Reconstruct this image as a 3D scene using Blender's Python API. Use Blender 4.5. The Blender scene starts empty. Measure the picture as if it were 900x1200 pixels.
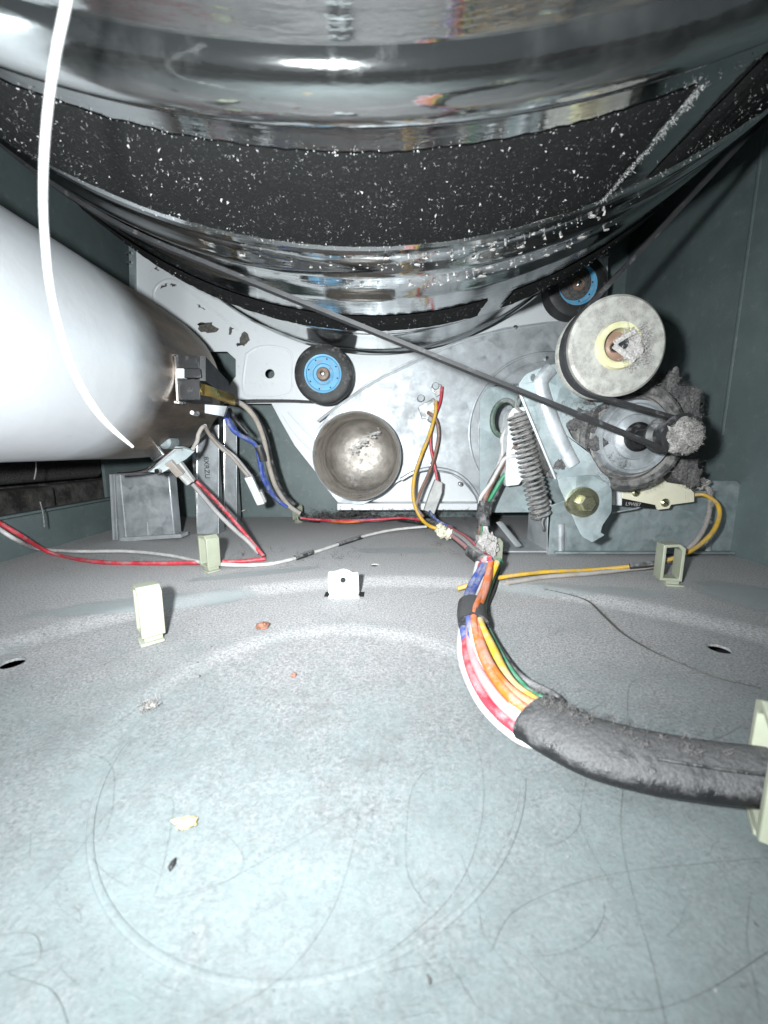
import bpy, math, random
from mathutils import Vector, Matrix
from mathutils.geometry import tessellate_polygon
R_ = math.radians
rnd = random.Random(7)
S = bpy.context.scene
col = S.collection

# ---------------------------------------------------------------- camera
CAM = Vector((0, 0, .105)); PITCH = R_(9.2); FPX = 450.0
cd = bpy.data.cameras.new('camera'); cam = bpy.data.objects.new('camera', cd); col.objects.link(cam)
cam.location = CAM; cam.rotation_euler = (R_(90) - PITCH, 0, 0)
cd.sensor_fit = 'VERTICAL'; cd.sensor_height = 36; cd.lens = 36 * FPX / 1200
cd.clip_start = .004; cd.clip_end = 20
cd.dof.use_dof = True; cd.dof.focus_distance = .34; cd.dof.aperture_fstop = 14
S.camera = cam
# ---------------------------------------------------------------- world: an unlit interior
w = bpy.data.worlds.new('World'); S.world = w; w.use_nodes = True
w.node_tree.nodes['Background'].inputs[0].default_value = (.75, .9, 1, 1)
w.node_tree.nodes['Background'].inputs[1].default_value = .075
# ---------------------------------------------------------------- the phone's flash, beside the lens
ld = bpy.data.lights.new('flash_lamp', 'AREA'); ld.shape = 'DISK'; ld.size = .014; ld.energy = 3.1; ld.spread = R_(150)
ld.color = (.93, .985, 1)
lo = bpy.data.objects.new('flash_lamp', ld); col.objects.link(lo)
lo.location = (-.034, -.004, .120); lo.rotation_euler = (R_(90) - R_(4), 0, 0)
# ---------------------------------------------------------------- picture
S.view_settings.view_transform = 'Standard'; S.view_settings.look = 'None'
S.view_settings.exposure = 0; S.view_settings.gamma = 1
S.cycles.use_denoising = True
S.cycles.max_bounces = 5; S.cycles.glossy_bounces = 3; S.cycles.diffuse_bounces = 2; S.cycles.adaptive_threshold = .02
S.cycles.sample_clamp_indirect = 3; S.cycles.caustics_refractive = False; S.cycles.blur_glossy = .5

# ================================================================ helpers
cP, sP = math.cos(PITCH), math.sin(PITCH)
def ray(px, py):
    u = (px - 450) / FPX; v = (600 - py) / FPX
    return Vector((u, cP + v * sP, -sP + v * cP))
def P(px, py, Y):                       # the place in the cabinet at depth Y that was measured at px, py
    d = ray(px, py); return CAM + d * (Y / d.y)
def ring(c, r, Y, n=40):
    return [(c.x + r * math.cos(2 * math.pi * k / n), Y, c.z + r * math.sin(2 * math.pi * k / n)) for k in range(n)]
def ss(a, b, x):
    t = max(0., min(1., (x - a) / (b - a))); return t * t * (3 - 2 * t)
def fz(x, y):                           # pressed steel floor: a raised rear apron and a round dish
    r1 = math.hypot(x - .01, (y - .02) * 1.0)
    z = -.0035 + .0035 * ss(.272, .294, r1)
    r2 = math.hypot(x + .024, y - .139)
    z -= .002 * (1 - ss(.077, .090, r2))
    return z
def F(px, py, h=0.):                    # floor point
    d = ray(px, py); z = 0
    for _ in range(4):
        t = (z + h - CAM.z) / d.z; p = CAM + d * t; z = fz(p.x, p.y)
    return Vector((p.x, p.y, z + h))
def smooth(pts, n=8):
    pts = [Vector(p) for p in pts]
    if len(pts) < 3: return [pts[0].lerp(pts[-1], i / n) for i in range(n + 1)]
    out = []
    for i in range(len(pts) - 1):
        a = pts[max(i - 1, 0)]; b = pts[i]; c = pts[i + 1]; d = pts[min(i + 2, len(pts) - 1)]
        for k in range(n):
            t = k / n
            out.append(.5 * ((2 * b) + (c - a) * t + (2 * a - 5 * b + 4 * c - d) * t * t + (3 * b - a - 3 * c + d) * t ** 3))
    out.append(pts[-1]); return out

class MB:
    def __init__(s): s.v = []; s.f = []
    def add(s, vs, fs):
        o = len(s.v); s.v += [Vector(p) for p in vs]; s.f += [tuple(i + o for i in f) for f in fs]; return s
    def box(s, c, size, rot=None):
        c = Vector(c); a, b, d = (x / 2 for x in size)
        vs = [Vector((x, y, z)) for x in (-a, a) for y in (-b, b) for z in (-d, d)]
        if rot is not None: vs = [rot @ p for p in vs]
        return s.add([p + c for p in vs], [(0, 1, 3, 2), (4, 6, 7, 5), (0, 4, 5, 1), (2, 3, 7, 6), (0, 2, 6, 4), (1, 5, 7, 3)])
    def tube(s, path, r, n=8, flat=1., closed=False, up=None):
        path = [Vector(p) for p in path]; m = len(path)
        rs = r if isinstance(r, (list, tuple)) else [r] * m
        T = []
        for i in range(m):
            if closed: t = path[(i + 1) % m] - path[i - 1]
            else: t = path[min(i + 1, m - 1)] - path[max(i - 1, 0)]
            T.append(t.normalized() if t.length > 1e-9 else Vector((0, 0, 1)))
        nrm = Vector((0, 0, 1)) if up is None else Vector(up)
        if abs(nrm.dot(T[0])) > .95: nrm = Vector((1, 0, 0))
        vs = []
        for i in range(m):
            if up is not None: nrm = Vector(up)
            nrm = (nrm - T[i] * nrm.dot(T[i])).normalized(); b = T[i].cross(nrm)
            for k in range(n):
                a = 2 * math.pi * k / n
                vs.append(path[i] + nrm * math.sin(a) * rs[i] * flat + b * math.cos(a) * rs[i])
        fs = [(i * n + k, i * n + (k + 1) % n, (i + 1) % m * n + (k + 1) % n, (i + 1) % m * n + k)
              for i in range(m if closed else m - 1) for k in range(n)]
        if not closed: fs += [tuple(range(n))[::-1], tuple((m - 1) * n + k for k in range(n))]
        return s.add(vs, fs)
    def lathe(s, prof, c, n=48, axis='y', a0=0, a1=2 * math.pi):   # prof: (radius, height along axis)
        c = Vector(c); full = abs(a1 - a0 - 2 * math.pi) < 1e-6; m = n if full else n + 1
        vs = []
        for r, h in prof:
            for k in range(m):
                a = a0 + (a1 - a0) * k / n
                x, z = math.cos(a) * r, math.sin(a) * r
                vs.append(c + (Vector((x, h, z)) if axis == 'y' else Vector((x, z, h)) if axis == 'z' else Vector((h, x, z))))
        fs = [(i * m + k, i * m + (k + 1) % m, (i + 1) * m + (k + 1) % m, (i + 1) * m + k)
              for i in range(len(prof) - 1) for k in range(n)]
        return s.add(vs, fs)
    def prism(s, out, d, holes=()):     # out: 3-D planar loop, d: vector of the thickness
        loops = [[Vector(p) for p in out]] + [[Vector(p) for p in h] for h in holes]; d = Vector(d)
        flat = [p for l in loops for p in l]; N = len(flat)
        tris = tessellate_polygon(loops)
        fs = [tuple(t) for t in tris] + [tuple(i + N for i in t[::-1]) for t in tris]
        o = 0
        for l in loops:
            n = len(l); fs += [(o + i, o + (i + 1) % n, o + N + (i + 1) % n, o + N + i) for i in range(n)]; o += n
        return s.add(flat + [p + d for p in flat], fs)
    def build(s, name, mat, parent=None, smooth=None, bevel=0, kind=None):
        me = bpy.data.meshes.new(name)
        off = parent.matrix_world.translation if parent else Vector()
        if parent:
            off = Vector(); q = parent
            while q: off = off + q.location; q = q.parent
        me.from_pydata([p - off for p in s.v], [], s.f)
        if smooth != 0:
            me.shade_smooth(); me.set_sharp_from_angle(angle=R_(smooth or 38))
        me.materials.append(mat)
        import bmesh
        bm = bmesh.new(); bm.from_mesh(me); bmesh.ops.recalc_face_normals(bm, faces=bm.faces); bm.to_mesh(me); bm.free()
        o = bpy.data.objects.new(name, me); col.objects.link(o)
        if parent: o.parent = parent
        if bevel:
            b = o.modifiers.new('bevel', 'BEVEL'); b.width = bevel; b.segments = 2; b.limit_method = 'ANGLE'; b.angle_limit = R_(40)
        if kind: o['kind'] = kind
        return o
def tag(o, label, cat, group=None):
    o['label'] = label; o['category'] = cat
    if group: o['group'] = group
    return o
def thing(name, label, cat, loc=(0, 0, 0), group=None):
    o = bpy.data.objects.new(name, None); col.objects.link(o); o.location = loc; o.empty_display_size = .01
    return tag(o, label, cat, group)
def copy_tree(o, parent=None):
    c = o.copy(); col.objects.link(c); c.parent = parent
    for ch in list(o.children): copy_tree(ch, c)
    return c
def plate(pts, Y, th, holes=()):        # plate standing across the cabinet, its outline measured at depth Y
    return MB().prism([P(x, y, Y) for x, y in pts], (0, th, 0), [h if len(h[0]) == 3 else [P(x, y, Y) for x, y in h] for h in holes])
def ell(cx, cy, rx, ry, n=20, rot=0):
    return [(cx + rx * math.cos(a) * math.cos(rot) - ry * math.sin(a) * math.sin(rot),
             cy + rx * math.cos(a) * math.sin(rot) + ry * math.sin(a) * math.cos(rot)) for a in (2 * math.pi * k / n for k in range(n))]
def rounded(pts, r=.25, n=3):           # soften the corners of an outline
    out = []; m = len(pts)
    for i in range(m):
        p = Vector(pts[i]); a = Vector(pts[i - 1]); b = Vector(pts[(i + 1) % m])
        q0 = p.lerp(a, min(r, .45)); q1 = p.lerp(b, min(r, .45))
        for k in range(n + 1):
            t = k / n; out.append(tuple((1 - t) ** 2 * q0 + 2 * t * (1 - t) * p + t * t * q1))
    return out
def fuzz(mb, pts_nrm, n, ln, wd=.00009):  # short curled lint fibres
    for _ in range(n):
        p, nr = rnd.choice(pts_nrm)
        d = (Vector([rnd.gauss(0, 1) for _ in range(3)]) + nr * .7).normalized()
        q = Vector([rnd.gauss(0, 1) for _ in range(3)]).normalized()
        l = ln * rnd.uniform(.3, 1.1) / 4; s_ = d.cross(q).normalized() * wd
        a = p + Vector([rnd.gauss(0, ln * .2) for _ in range(3)]); vs = [a - s_, a + s_]
        for k in range(3):
            a = a + d * l; d = (d + q * .75).normalized(); vs += [a - s_, a + s_]
        vs.append(a + d * l)
        mb.add(vs, [(0, 1, 3, 2), (2, 3, 5, 4), (4, 5, 7, 6), (6, 7, 8)])
    return mb
def clump(mb, c, r, n=3, seed=0, sq=(1, 1, 1)):    # lumpy felted lint
    q = random.Random(seed); c = Vector(c); st, sl = 12, 16
    from mathutils import noise as mn
    o = Vector((q.uniform(-50, 50), q.uniform(-50, 50), q.uniform(-50, 50)))
    vs = []
    for i in range(st + 1):
        t = math.pi * i / st
        for k in range(sl):
            a = 2 * math.pi * k / sl; d = Vector((math.sin(t) * math.cos(a), math.sin(t) * math.sin(a), math.cos(t)))
            rr = r * (1 + .5 * mn.noise(d * 1.7 + o) + .35 * mn.noise(d * 5 + o))
            vs.append(c + Vector((d.x * rr * sq[0], d.y * rr * sq[1], d.z * rr * sq[2])))
    mb.add(vs, [(i * sl + k, i * sl + (k + 1) % sl, (i + 1) * sl + (k + 1) % sl, (i + 1) * sl + k) for i in range(st) for k in range(sl)])
    return mb
def text_mesh(body, size, name, mat, parent, loc, rot, ext=.0001):
    cu = bpy.data.curves.new(name, 'FONT'); cu.body = body; cu.size = size; cu.extrude = ext; cu.align_x = 'CENTER'; cu.align_y = 'CENTER'
    t = bpy.data.objects.new('t', cu); col.objects.link(t)
    bpy.context.view_layer.update()
    me = bpy.data.meshes.new_from_object(t.evaluated_get(bpy.context.evaluated_depsgraph_get())); bpy.data.objects.remove(t)
    me.name = name; me.materials.clear(); me.materials.append(mat)
    o = bpy.data.objects.new(name, me); col.objects.link(o); o.parent = parent
    off = Vector(); q = parent
    while q: off = off + q.location; q = q.parent
    o.location = Vector(loc) - off; o.rotation_euler = rot
    return o

# ================================================================ materials
class NT:
    def __init__(s, name):
        s.m = bpy.data.materials.new(name); s.m.use_nodes = True; s.t = s.m.node_tree; s.b = s.t.nodes['Principled BSDF']
        s.co = s.t.nodes.new('ShaderNodeTexCoord').outputs['Object']
    def L(s, a, b): s.t.links.new(a, b)
    def put(s, inp, x):
        if hasattr(x, 'is_linked'): s.L(x, inp)
        elif isinstance(x, tuple) and len(x) == 3 and inp.type == 'RGBA': inp.default_value = (*x, 1)
        else: inp.default_value = x
    def noise(s, sc, det=4, rough=.55, vec=None, dist=0):
        n = s.t.nodes.new('ShaderNodeTexNoise'); s.L(vec or s.co, n.inputs['Vector'])
        n.inputs['Scale'].default_value = sc; n.inputs['Detail'].default_value = det; n.inputs['Roughness'].default_value = rough; n.inputs['Distortion'].default_value = dist
        return n.outputs['Fac']
    def voro(s, sc, out='Color', vec=None):
        n = s.t.nodes.new('ShaderNodeTexVoronoi'); s.L(vec or s.co, n.inputs['Vector']); n.inputs['Scale'].default_value = sc
        return n.outputs[out]
    def map(s, x, a, b, c=0., d=1.):
        n = s.t.nodes.new('ShaderNodeMapRange'); s.put(n.inputs[0], x)
        for i, q in enumerate((a, b, c, d)): n.inputs[i + 1].default_value = q
        return n.outputs[0]
    def op(s, o, a, b=0., c=None):
        n = s.t.nodes.new('ShaderNodeMath'); n.operation = o; s.put(n.inputs[0], a); s.put(n.inputs[1], b)
        if c is not None: s.put(n.inputs[2], c)
        return n.outputs[0]
    def mix(s, f, a, b):
        n = s.t.nodes.new('ShaderNodeMix'); n.data_type = 'RGBA'; s.put(n.inputs[0], f); s.put(n.inputs[6], a); s.put(n.inputs[7], b)
        return n.outputs[2]
    def mixf(s, f, a, b):
        n = s.t.nodes.new('ShaderNodeMix'); s.put(n.inputs[0], f); s.put(n.inputs[2], a); s.put(n.inputs[3], b); return n.outputs[0]
    def sep(s, v):
        n = s.t.nodes.new('ShaderNodeSeparateXYZ'); s.L(v, n.inputs[0]); return n.outputs
    def scale(s, v):
        n = s.t.nodes.new('ShaderNodeMapping'); s.L(s.co, n.inputs[0]); n.inputs['Scale'].default_value = v; return n.outputs[0]
    def bump(s, h, dist, strength=1.):
        n = s.t.nodes.new('ShaderNodeBump'); s.put(n.inputs['Height'], h); n.inputs['Distance'].default_value = dist; n.inputs['Strength'].default_value = strength
        s.L(n.outputs[0], s.b.inputs['Normal']); return n.outputs[0]
    def out(s, color=None, rough=None, metal=None):
        if color is not None: s.put(s.b.inputs['Base Color'], color)
        if rough is not None: s.put(s.b.inputs['Roughness'], rough)
        if metal is not None: s.put(s.b.inputs['Metallic'], metal)
        return s.m
LINT = (.27, .262, .268)
def mat(name, c, rough=.5, metal=0., dust=.0, var=.2, nsc=90, bump=.0, bsc=700, top=.5, lint=LINT, spec=.5):
    k = NT(name)
    a = tuple(x * (1 - var) for x in c); b = tuple(min(1, x * (1 + var)) for x in c)
    cc = k.mix(k.map(k.noise(nsc), .3, .7), a, b)
    rr = k.mixf(k.map(k.noise(nsc * .7, 5), .3, .7), max(.03, rough - .1), min(1, rough + .12))
    if dust:
        g = k.t.nodes.new('ShaderNodeNewGeometry'); nz = k.sep(g.outputs['Normal'])[2]
        f = k.op('ADD', k.map(k.noise(130, 6, .65), .35, .68, 0, 1), k.op('MULTIPLY', nz, top))
        f = k.map(k.op('ADD', f, dust - .75), 0, .55, 0, min(1., dust + .25))
        ln = k.mix(k.map(k.noise(1500, 3), .3, .7), tuple(x * .62 for x in lint), tuple(x * 1.25 for x in lint))
        cc = k.mix(f, cc, ln); rr = k.mixf(f, rr, .95)
        k.out(metal=k.mixf(f, metal, 0.))
    else: k.out(metal=metal)
    k.b.inputs['Specular IOR Level'].default_value = spec
    if bump: k.bump(k.noise(bsc, 5), bump)
    return k.out(cc, rr)

def floor_mat():
    k = NT('floor_paint'); x, y, z = k.sep(k.co)
    big = k.noise(11, 8, .68, dist=1.2); mid = k.noise(38, 8, .72); fine = k.noise(300, 5, .75); grit = k.noise(820, 5, .8)
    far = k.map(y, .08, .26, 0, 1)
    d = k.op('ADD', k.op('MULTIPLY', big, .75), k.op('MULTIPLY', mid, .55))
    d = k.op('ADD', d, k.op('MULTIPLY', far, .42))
    # patches wiped clean on the pressed slope and between feet
    def patch(cx, cy, rx, ry, rot):
        c_, s_ = math.cos(rot), math.sin(rot)
        dx = k.op('SUBTRACT', x, cx); dy = k.op('SUBTRACT', y, cy)
        u = k.op('DIVIDE', k.op('ADD', k.op('MULTIPLY', dx, c_), k.op('MULTIPLY', dy, s_)), rx)
        v = k.op('DIVIDE', k.op('SUBTRACT', k.op('MULTIPLY', dy, c_), k.op('MULTIPLY', dx, s_)), ry)
        q = k.op('ADD', k.op('MULTIPLY', u, u), k.op('MULTIPLY', v, v))
        return k.map(k.op('ADD', q, k.op('MULTIPLY', k.op('SUBTRACT', mid, .5), 1.6)), .6, 1.25, 1, 0)
    pts = [(F(180, 705), .07, .013, .32), (F(300, 672), .05, .008, .35), (F(650, 690), .05, .011, -.12), (F(735, 694), .032, .01, -.25),
           (F(885, 700), .03, .035, .3), (F(470, 645), .05, .012, 0)]
    cl = None
    for p, rx, ry, ro in pts:
        q = patch(p.x, p.y, rx, ry, ro); cl = q if cl is None else k.op('MAXIMUM', cl, q)
    d = k.op('SUBTRACT', d, k.op('MULTIPLY', cl, .55))
    f = k.map(k.op('ADD', d, k.op('MULTIPLY', k.op('SUBTRACT', fine, .5), .55)), .42, 1.0, .05, .97)
    paint = k.mix(k.map(k.noise(60, 5), .3, .7), (.122, .152, .154), (.146, .176, .179))
    dust = k.mix(k.map(grit, .34, .66), (.028, .0275, .028), (.185, .182, .187))
    dust = k.mix(k.map(k.noise(55, 7, .75), .46, .66, 0, .7), dust, (.06, .056, .057))
    dust = k.mix(k.map(y, .13, .29, 0, .9), dust, k.mix(k.map(grit, .34, .66), (.18, .175, .177), (.62, .605, .61)))  # lighter dust tone towards the back paints in light lost to flash falloff
    paint = k.mix(k.op('MULTIPLY', cl, k.map(y, .16, .25)), paint, (.27, .298, .305))  # rear wiped paint lightened too, brightness put into colour where the flash weakens
    cc = k.mix(f, paint, dust)
    spk = k.map(k.voro(420, 'Distance'), .0, .10, .8, 0)
    cc = k.mix(k.op('MULTIPLY', spk, k.map(k.noise(60), .52, .6)), cc, (.09, .085, .085))
    k.bump(k.op('ADD', grit, k.op('MULTIPLY', fine, .4)), .0005, .7)
    k.b.inputs['Specular IOR Level'].default_value = .35
    return k.out(cc, k.mixf(f, .42, .92), 0.)
def galv_mat(name, c=(.43, .46, .48), dust=.25, rough=.38, metal=.75):
    k = NT(name)
    sp = k.voro(70, 'Color', k.scale((1, 1, 1))); s1 = k.sep(sp)[0]
    cc = k.mix(k.map(s1, 0, 1, 0, 1), tuple(q * .86 for q in c), tuple(min(1, q * 1.1) for q in c))
    sm = k.map(k.noise(45, 6, .7), .42, .7)
    cc = k.mix(k.op('MULTIPLY', sm, .7), cc, tuple(q * .5 for q in c))
    cc = k.mix(k.map(k.noise(380, 5, .75), .63, .70, 0, .7), cc, (.07, .068, .066))
    df = k.map(k.op('ADD', k.noise(28, 8, .7), dust), .62, 1.0, 0, .85)
    cc = k.mix(df, cc, (.27, .27, .28))
    k.bump(k.op('ADD', k.op('MULTIPLY', k.noise(900, 3), df), k.op('MULTIPLY', k.noise(30, 3), .6)), .0005, .6)
    return k.out(cc, k.mixf(df, k.mixf(s1, rough - .06, rough + .1), .9), k.mixf(df, metal, 0.))
def drum_mat():
    k = NT('polished_drum_steel')
    st = k.noise(14, 6, .6, k.scale((1, 9, 1))); gr = k.map(k.noise(24, 8, .7), .5, .78)
    cc = k.mix(k.map(st, .3, .7), (.38, .395, .395), (.48, .49, .49))
    cc = k.mix(k.op('MULTIPLY', gr, .5), cc, (.3, .3, .29))
    tn = k.t.nodes.new('ShaderNodeTangent'); tn.direction_type = 'RADIAL'; tn.axis = 'Y'
    k.L(tn.outputs[0], k.b.inputs['Tangent']); k.b.inputs['Anisotropic'].default_value = .45
    k.bump(k.op('ADD', k.op('MULTIPLY', k.noise(260, 4, .6, k.scale((.15, 1, .15))), .35), k.noise(7, 2)), .0007, .5)
    return k.out(cc, k.mixf(gr, .06, .24), k.mixf(gr, .99, .96))
def tube_mat():
    k = NT('aluminised_burner_tube'); x, y, z = k.sep(k.co)
    heat = k.map(k.op('ADD', y, k.op('MULTIPLY', k.noise(26, 5), .035)), -.066, -.022)
    c0 = k.mix(k.noise(30, 5), (.72, .75, .78), (.82, .85, .88))
    c1 = k.mix(k.map(k.noise(50, 6, .7, k.scale((1, .25, 1))), .35, .65), (.10, .09, .085), (.24, .185, .14))
    c0 = k.mix(k.map(k.noise(70, 8, .75, k.scale((1, .4, 1))), .62, .76, 0, .25), c0, (.45, .43, .41))
    k.bump(k.op('ADD', k.op('MULTIPLY', k.noise(14, 2), 4.), k.noise(90, 5)), .0006, .5)
    return k.out(k.mix(heat, c0, c1), k.mixf(heat, .40, .42), k.mixf(heat, .6, .85))
def felt_mat():
    k = NT('black_felt')
    f = k.map(k.noise(800, 5, .8), .60, .72, 0, .8)
    cc = k.mix(f, (.0018, .002, .0022), (.14, .14, .14))
    k.bump(k.noise(700, 4, .7), .0012, 1)
    k.b.inputs['Specular IOR Level'].default_value = .2
    return k.out(cc, .9, 0.)
def pipe_mat():
    k = NT('dirty_exhaust_pipe')
    a = k.map(k.noise(22, 7, .65, dist=.8), .42, .66); b = k.map(k.noise(60, 7, .7), .5, .65)
    cc = k.mix(a, (.48, .46, .43), (.24, .195, .155)); cc = k.mix(k.op('MULTIPLY', b, .4), cc, (.16, .15, .14))
    k.bump(k.noise(160, 6), .0006, .8)
    return k.out(cc, k.mixf(b, .40, .7), k.mixf(a, .75, .5))
def enamel_mat():
    k = NT('white_enamel')
    g = k.map(k.noise(40, 8, .72), .55, .75); sp = k.map(k.noise(320, 5, .75), .62, .70)
    cc = k.mix(k.op('MULTIPLY', g, .4), (.58, .60, .615), (.36, .36, .36)); cc = k.mix(k.op('MULTIPLY', sp, .75), cc, (.12, .115, .11))
    k.bump(k.noise(60, 3), .0003, .5)
    return k.out(cc, k.mixf(g, .35, .7), 0.)
def brick_mat():
    k = NT('sooty_brick')
    cc = k.mix(k.map(k.noise(35, 8, .7), .4, .65), (.03, .028, .026), (.15, .138, .128))
    k.bump(k.noise(55, 8, .7), .006, 1)
    return k.out(cc, .95, 0.)
M = dict(
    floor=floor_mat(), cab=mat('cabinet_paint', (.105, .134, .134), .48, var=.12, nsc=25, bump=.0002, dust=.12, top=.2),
    galv=galv_mat('galvanised_steel'), galv_d=galv_mat('dusty_galvanised_steel', (.46, .5, .52), .36), galv_b=galv_mat('bracket_galvanised_steel', (.30, .36, .37), .2, .5, .6),
    drum=drum_mat(), tube=tube_mat(), felt=felt_mat(), pipe=pipe_mat(), enamel=enamel_mat(), brick=brick_mat(),
    rubber=mat('black_rubber', (.012, .012, .012), .6, dust=.18), belt=mat('belt_rubber', (.014, .014, .015), .55, dust=.06, top=.35),
    blue=mat('blue_plastic', (.07, .27, .45), .5, dust=.38, var=.12, top=.1), chrome=mat('bright_steel', (.75, .75, .75), .22, 1.),
    cream=mat('cream_plastic', (.58, .55, .43), .45, var=.05), clip=mat('clip_nylon', (.27, .283, .215), .5, var=.08, dust=.08),
    idler=mat('idler_nylon', (.27, .268, .245), .6, dust=.62, var=.15, nsc=60, top=0, lint=(.17, .163, .152)),
    idler_y=mat('idler_hub_nylon', (.38, .365, .22), .5, dust=.15),
    lint=mat('grey_lint', (.30, .285, .275), 1., var=.35, nsc=900, bump=.001, bsc=900, spec=.1),
    lint_l=mat('pale_lint', (.19, .187, .185), 1., var=.5, nsc=900, spec=.1),
    dirty=mat('dirty_grey_metal', (.16, .155, .15), .55, .5, dust=.6, var=.4, top=.2, lint=(.24, .23, .22)), dring=mat('dirty_black_ring', (.03, .03, .03), .6, dust=.5, var=.4, top=.2, lint=(.17, .16, .155)),
    lint_b=mat('ball_lint', (.21, .2, .19), 1., var=.45, nsc=800, bump=.001, spec=.1),
    lint_d2=mat('matted_lint', (.105, .1, .098), 1., var=.55, nsc=500, bump=.0008, bsc=900, spec=.05),
    pipe_end=mat('sooty_pipe_end', (.36, .33, .30), .5, .5, var=.35, nsc=40, bump=.001, bsc=120, dust=.2, top=.5, lint=(.2, .19, .18)),
    lint_l2=mat('pipe_lint', (.42, .41, .4), 1., var=.3, nsc=900, spec=.1),
    lint_m=mat('mid_lint', (.15, .145, .142), 1., var=.4, nsc=800, bump=.001, spec=.1),
    lint_d=mat('dark_lint', (.075, .072, .072), 1., var=.5, nsc=600, bump=.001, spec=.1),
    brown=mat('brown_bronze', (.16, .10, .07), .5, dust=.2), brass=mat('brass', (.62, .42, .13), .28, 1.), zinc=mat('yellow_zinc', (.55, .54, .36), .25, .95),
    black=mat('black_plastic', (.012, .012, .013), .45, dust=.10, spec=.25), grey=mat('grey_plastic', (.33, .33, .32), .55, dust=.3),
    white=mat('white_plastic', (.55, .56, .57), .5, dust=.25), hole=mat('dark_void', (.004, .004, .004), .9),
    sleeve=mat('black_sleeve', (.010, .010, .011), .38, dust=.22, top=.85, nsc=200, bump=.0006, bsc=600, lint=(.095, .093, .095)), tape=mat('black_tape', (.02, .02, .02), .6, dust=.35),
    w_red=mat('red_wire', (.42, .03, .045), .45, dust=.3, top=.25), w_white=mat('white_wire', (.44, .43, .42), .5, dust=.3, top=.2),
    w_yel=mat('yellow_wire', (.47, .28, .025), .45, dust=.32, top=.2), w_blue=mat('blue_wire', (.03, .06, .24), .5, dust=.36, top=.3),
    w_org=mat('orange_wire', (.46, .10, .012), .45, dust=.2), w_grn=mat('green_wire', (.02, .19, .09), .5, dust=.2), w_pnk=mat('pink_wire', (.45, .19, .20), .45, dust=.34),
    w_brn=mat('brown_wire', (.16, .085, .06), .5, dust=.25), w_gry=mat('grey_wire', (.28, .26, .25), .6, dust=.5), w_blk=mat('black_wire', (.015, .015, .016), .5, dust=.25),
    w_tan=mat('dusty_tan_wire', (.26, .225, .19), .7, dust=.5),
    gromm=mat('green_grommet', (.055, .09, .065), .6, dust=.45), foam=mat('cream_foam', (.62, .58, .45), .9, bump=.002, bsc=300),
    string=mat('white_string', (.24, .24, .24), .8, bump=.0003, bsc=500), hair=mat('dark_hair', (.05, .046, .043), .5), ink=mat('black_ink', (.015, .015, .015), .6),
    tab=mat('tab_paint', (.42, .45, .46), .5, var=.06, dust=.08), seed=mat('tan_flake', (.40, .31, .15), .6), rust=mat('reddish_crumb', (.2, .09, .06), .8, var=.5, nsc=300),
    chip=mat('bare_metal_chip', (.10, .095, .085), .6, .4, var=.5, nsc=300))

M['string'].node_tree.nodes['Principled BSDF'].inputs['Alpha'].default_value = .42
# ================================================================ the cabinet (setting)
XL, XR, YB = -.362, .35, .602
def build_floor():
    nx, ny = 300, 290; x0, x1, y0, y1 = XL, XR, -.02, YB
    vs = []; fs = []
    for j in range(ny + 1):
        for i in range(nx + 1):
            x = x0 + (x1 - x0) * i / nx; y = y0 + (y1 - y0) * j / ny; vs.append([x, y, fz(x, y)])
    holes = []
    for px, py, r in ((843, 760, .0055), (14, 777, .0056), (439, 662, .0045)):
        p = F(px, py); holes.append((p.x, p.y, r))
    dead = set()
    for j in range(ny):
        for i in range(nx):
            cx = x0 + (x1 - x0) * (i + .5) / nx; cy = y0 + (y1 - y0) * (j + .5) / ny
            if any(math.hypot(cx - a, cy - b) < r for a, b, r in holes): dead.add((i, j)); continue
            q = j * (nx + 1) + i; fs.append((q, q + 1, q + nx + 2, q + nx + 1))
    edge = set()
    for i, j in dead:
        for a in (0, 1):
            for b in (0, 1): edge.add((j + b) * (nx + 1) + i + a)
    for q in edge:
        v = vs[q]; a, b, r = min(holes, key=lambda h: math.hypot(v[0] - h[0], v[1] - h[1]))
        d = math.hypot(v[0] - a, v[1] - b)
        if d > r * .55: v[0] = a + (v[0] - a) / d * r; v[1] = b + (v[1] - b) / d * r
    mb = MB().add(vs, fs)
    for a, b, r in holes: mb.lathe([(r, -.0001), (r * .98, -.0015)], (a, b, fz(a, b)), 20, 'z')
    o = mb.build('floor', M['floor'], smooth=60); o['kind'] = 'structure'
    rp = [(-.024 + .0755 * math.cos(a), .139 + .0755 * math.sin(a)) for a in (R_(185 + q * 3) for q in range(53))]
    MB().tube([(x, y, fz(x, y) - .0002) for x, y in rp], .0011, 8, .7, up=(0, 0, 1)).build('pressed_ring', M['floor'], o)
    u = MB().box((0, .29, -.03), (.9, .8, .004)).build('ground', M['hole']); u['kind'] = 'structure'
build_floor()
def wall(name, out, d, holes=(), bevel=0):
    o = MB().prism(out, d, holes).build(name, M['cab'], bevel=bevel); o['kind'] = 'structure'; return o
H = .80
wr = wall('wall_right', [(XR, -.02, -.006), (XR, YB, -.006), (XR, YB, H), (XR, -.02, H)], (.004, 0, 0))
wl = wall('wall_left', [(XL, -.02, -.006), (XL, YB, -.006), (XL, YB, H), (XL, -.02, H)], (-.004, 0, 0), [[(XL, .17, .040), (XL, .50, .040), (XL, .50, .24), (XL, .17, .24)]])
wall('wall_back', [(XL - .004, YB, -.006), (XR + .004, YB, -.006), (XR + .004, YB, H), (XL - .004, YB, H)], (0, .004, 0))
wall('ceiling', [(XL, -.02, H), (XR, -.02, H), (XR, YB, H), (XL, YB, H)], (0, 0, .004))
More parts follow.
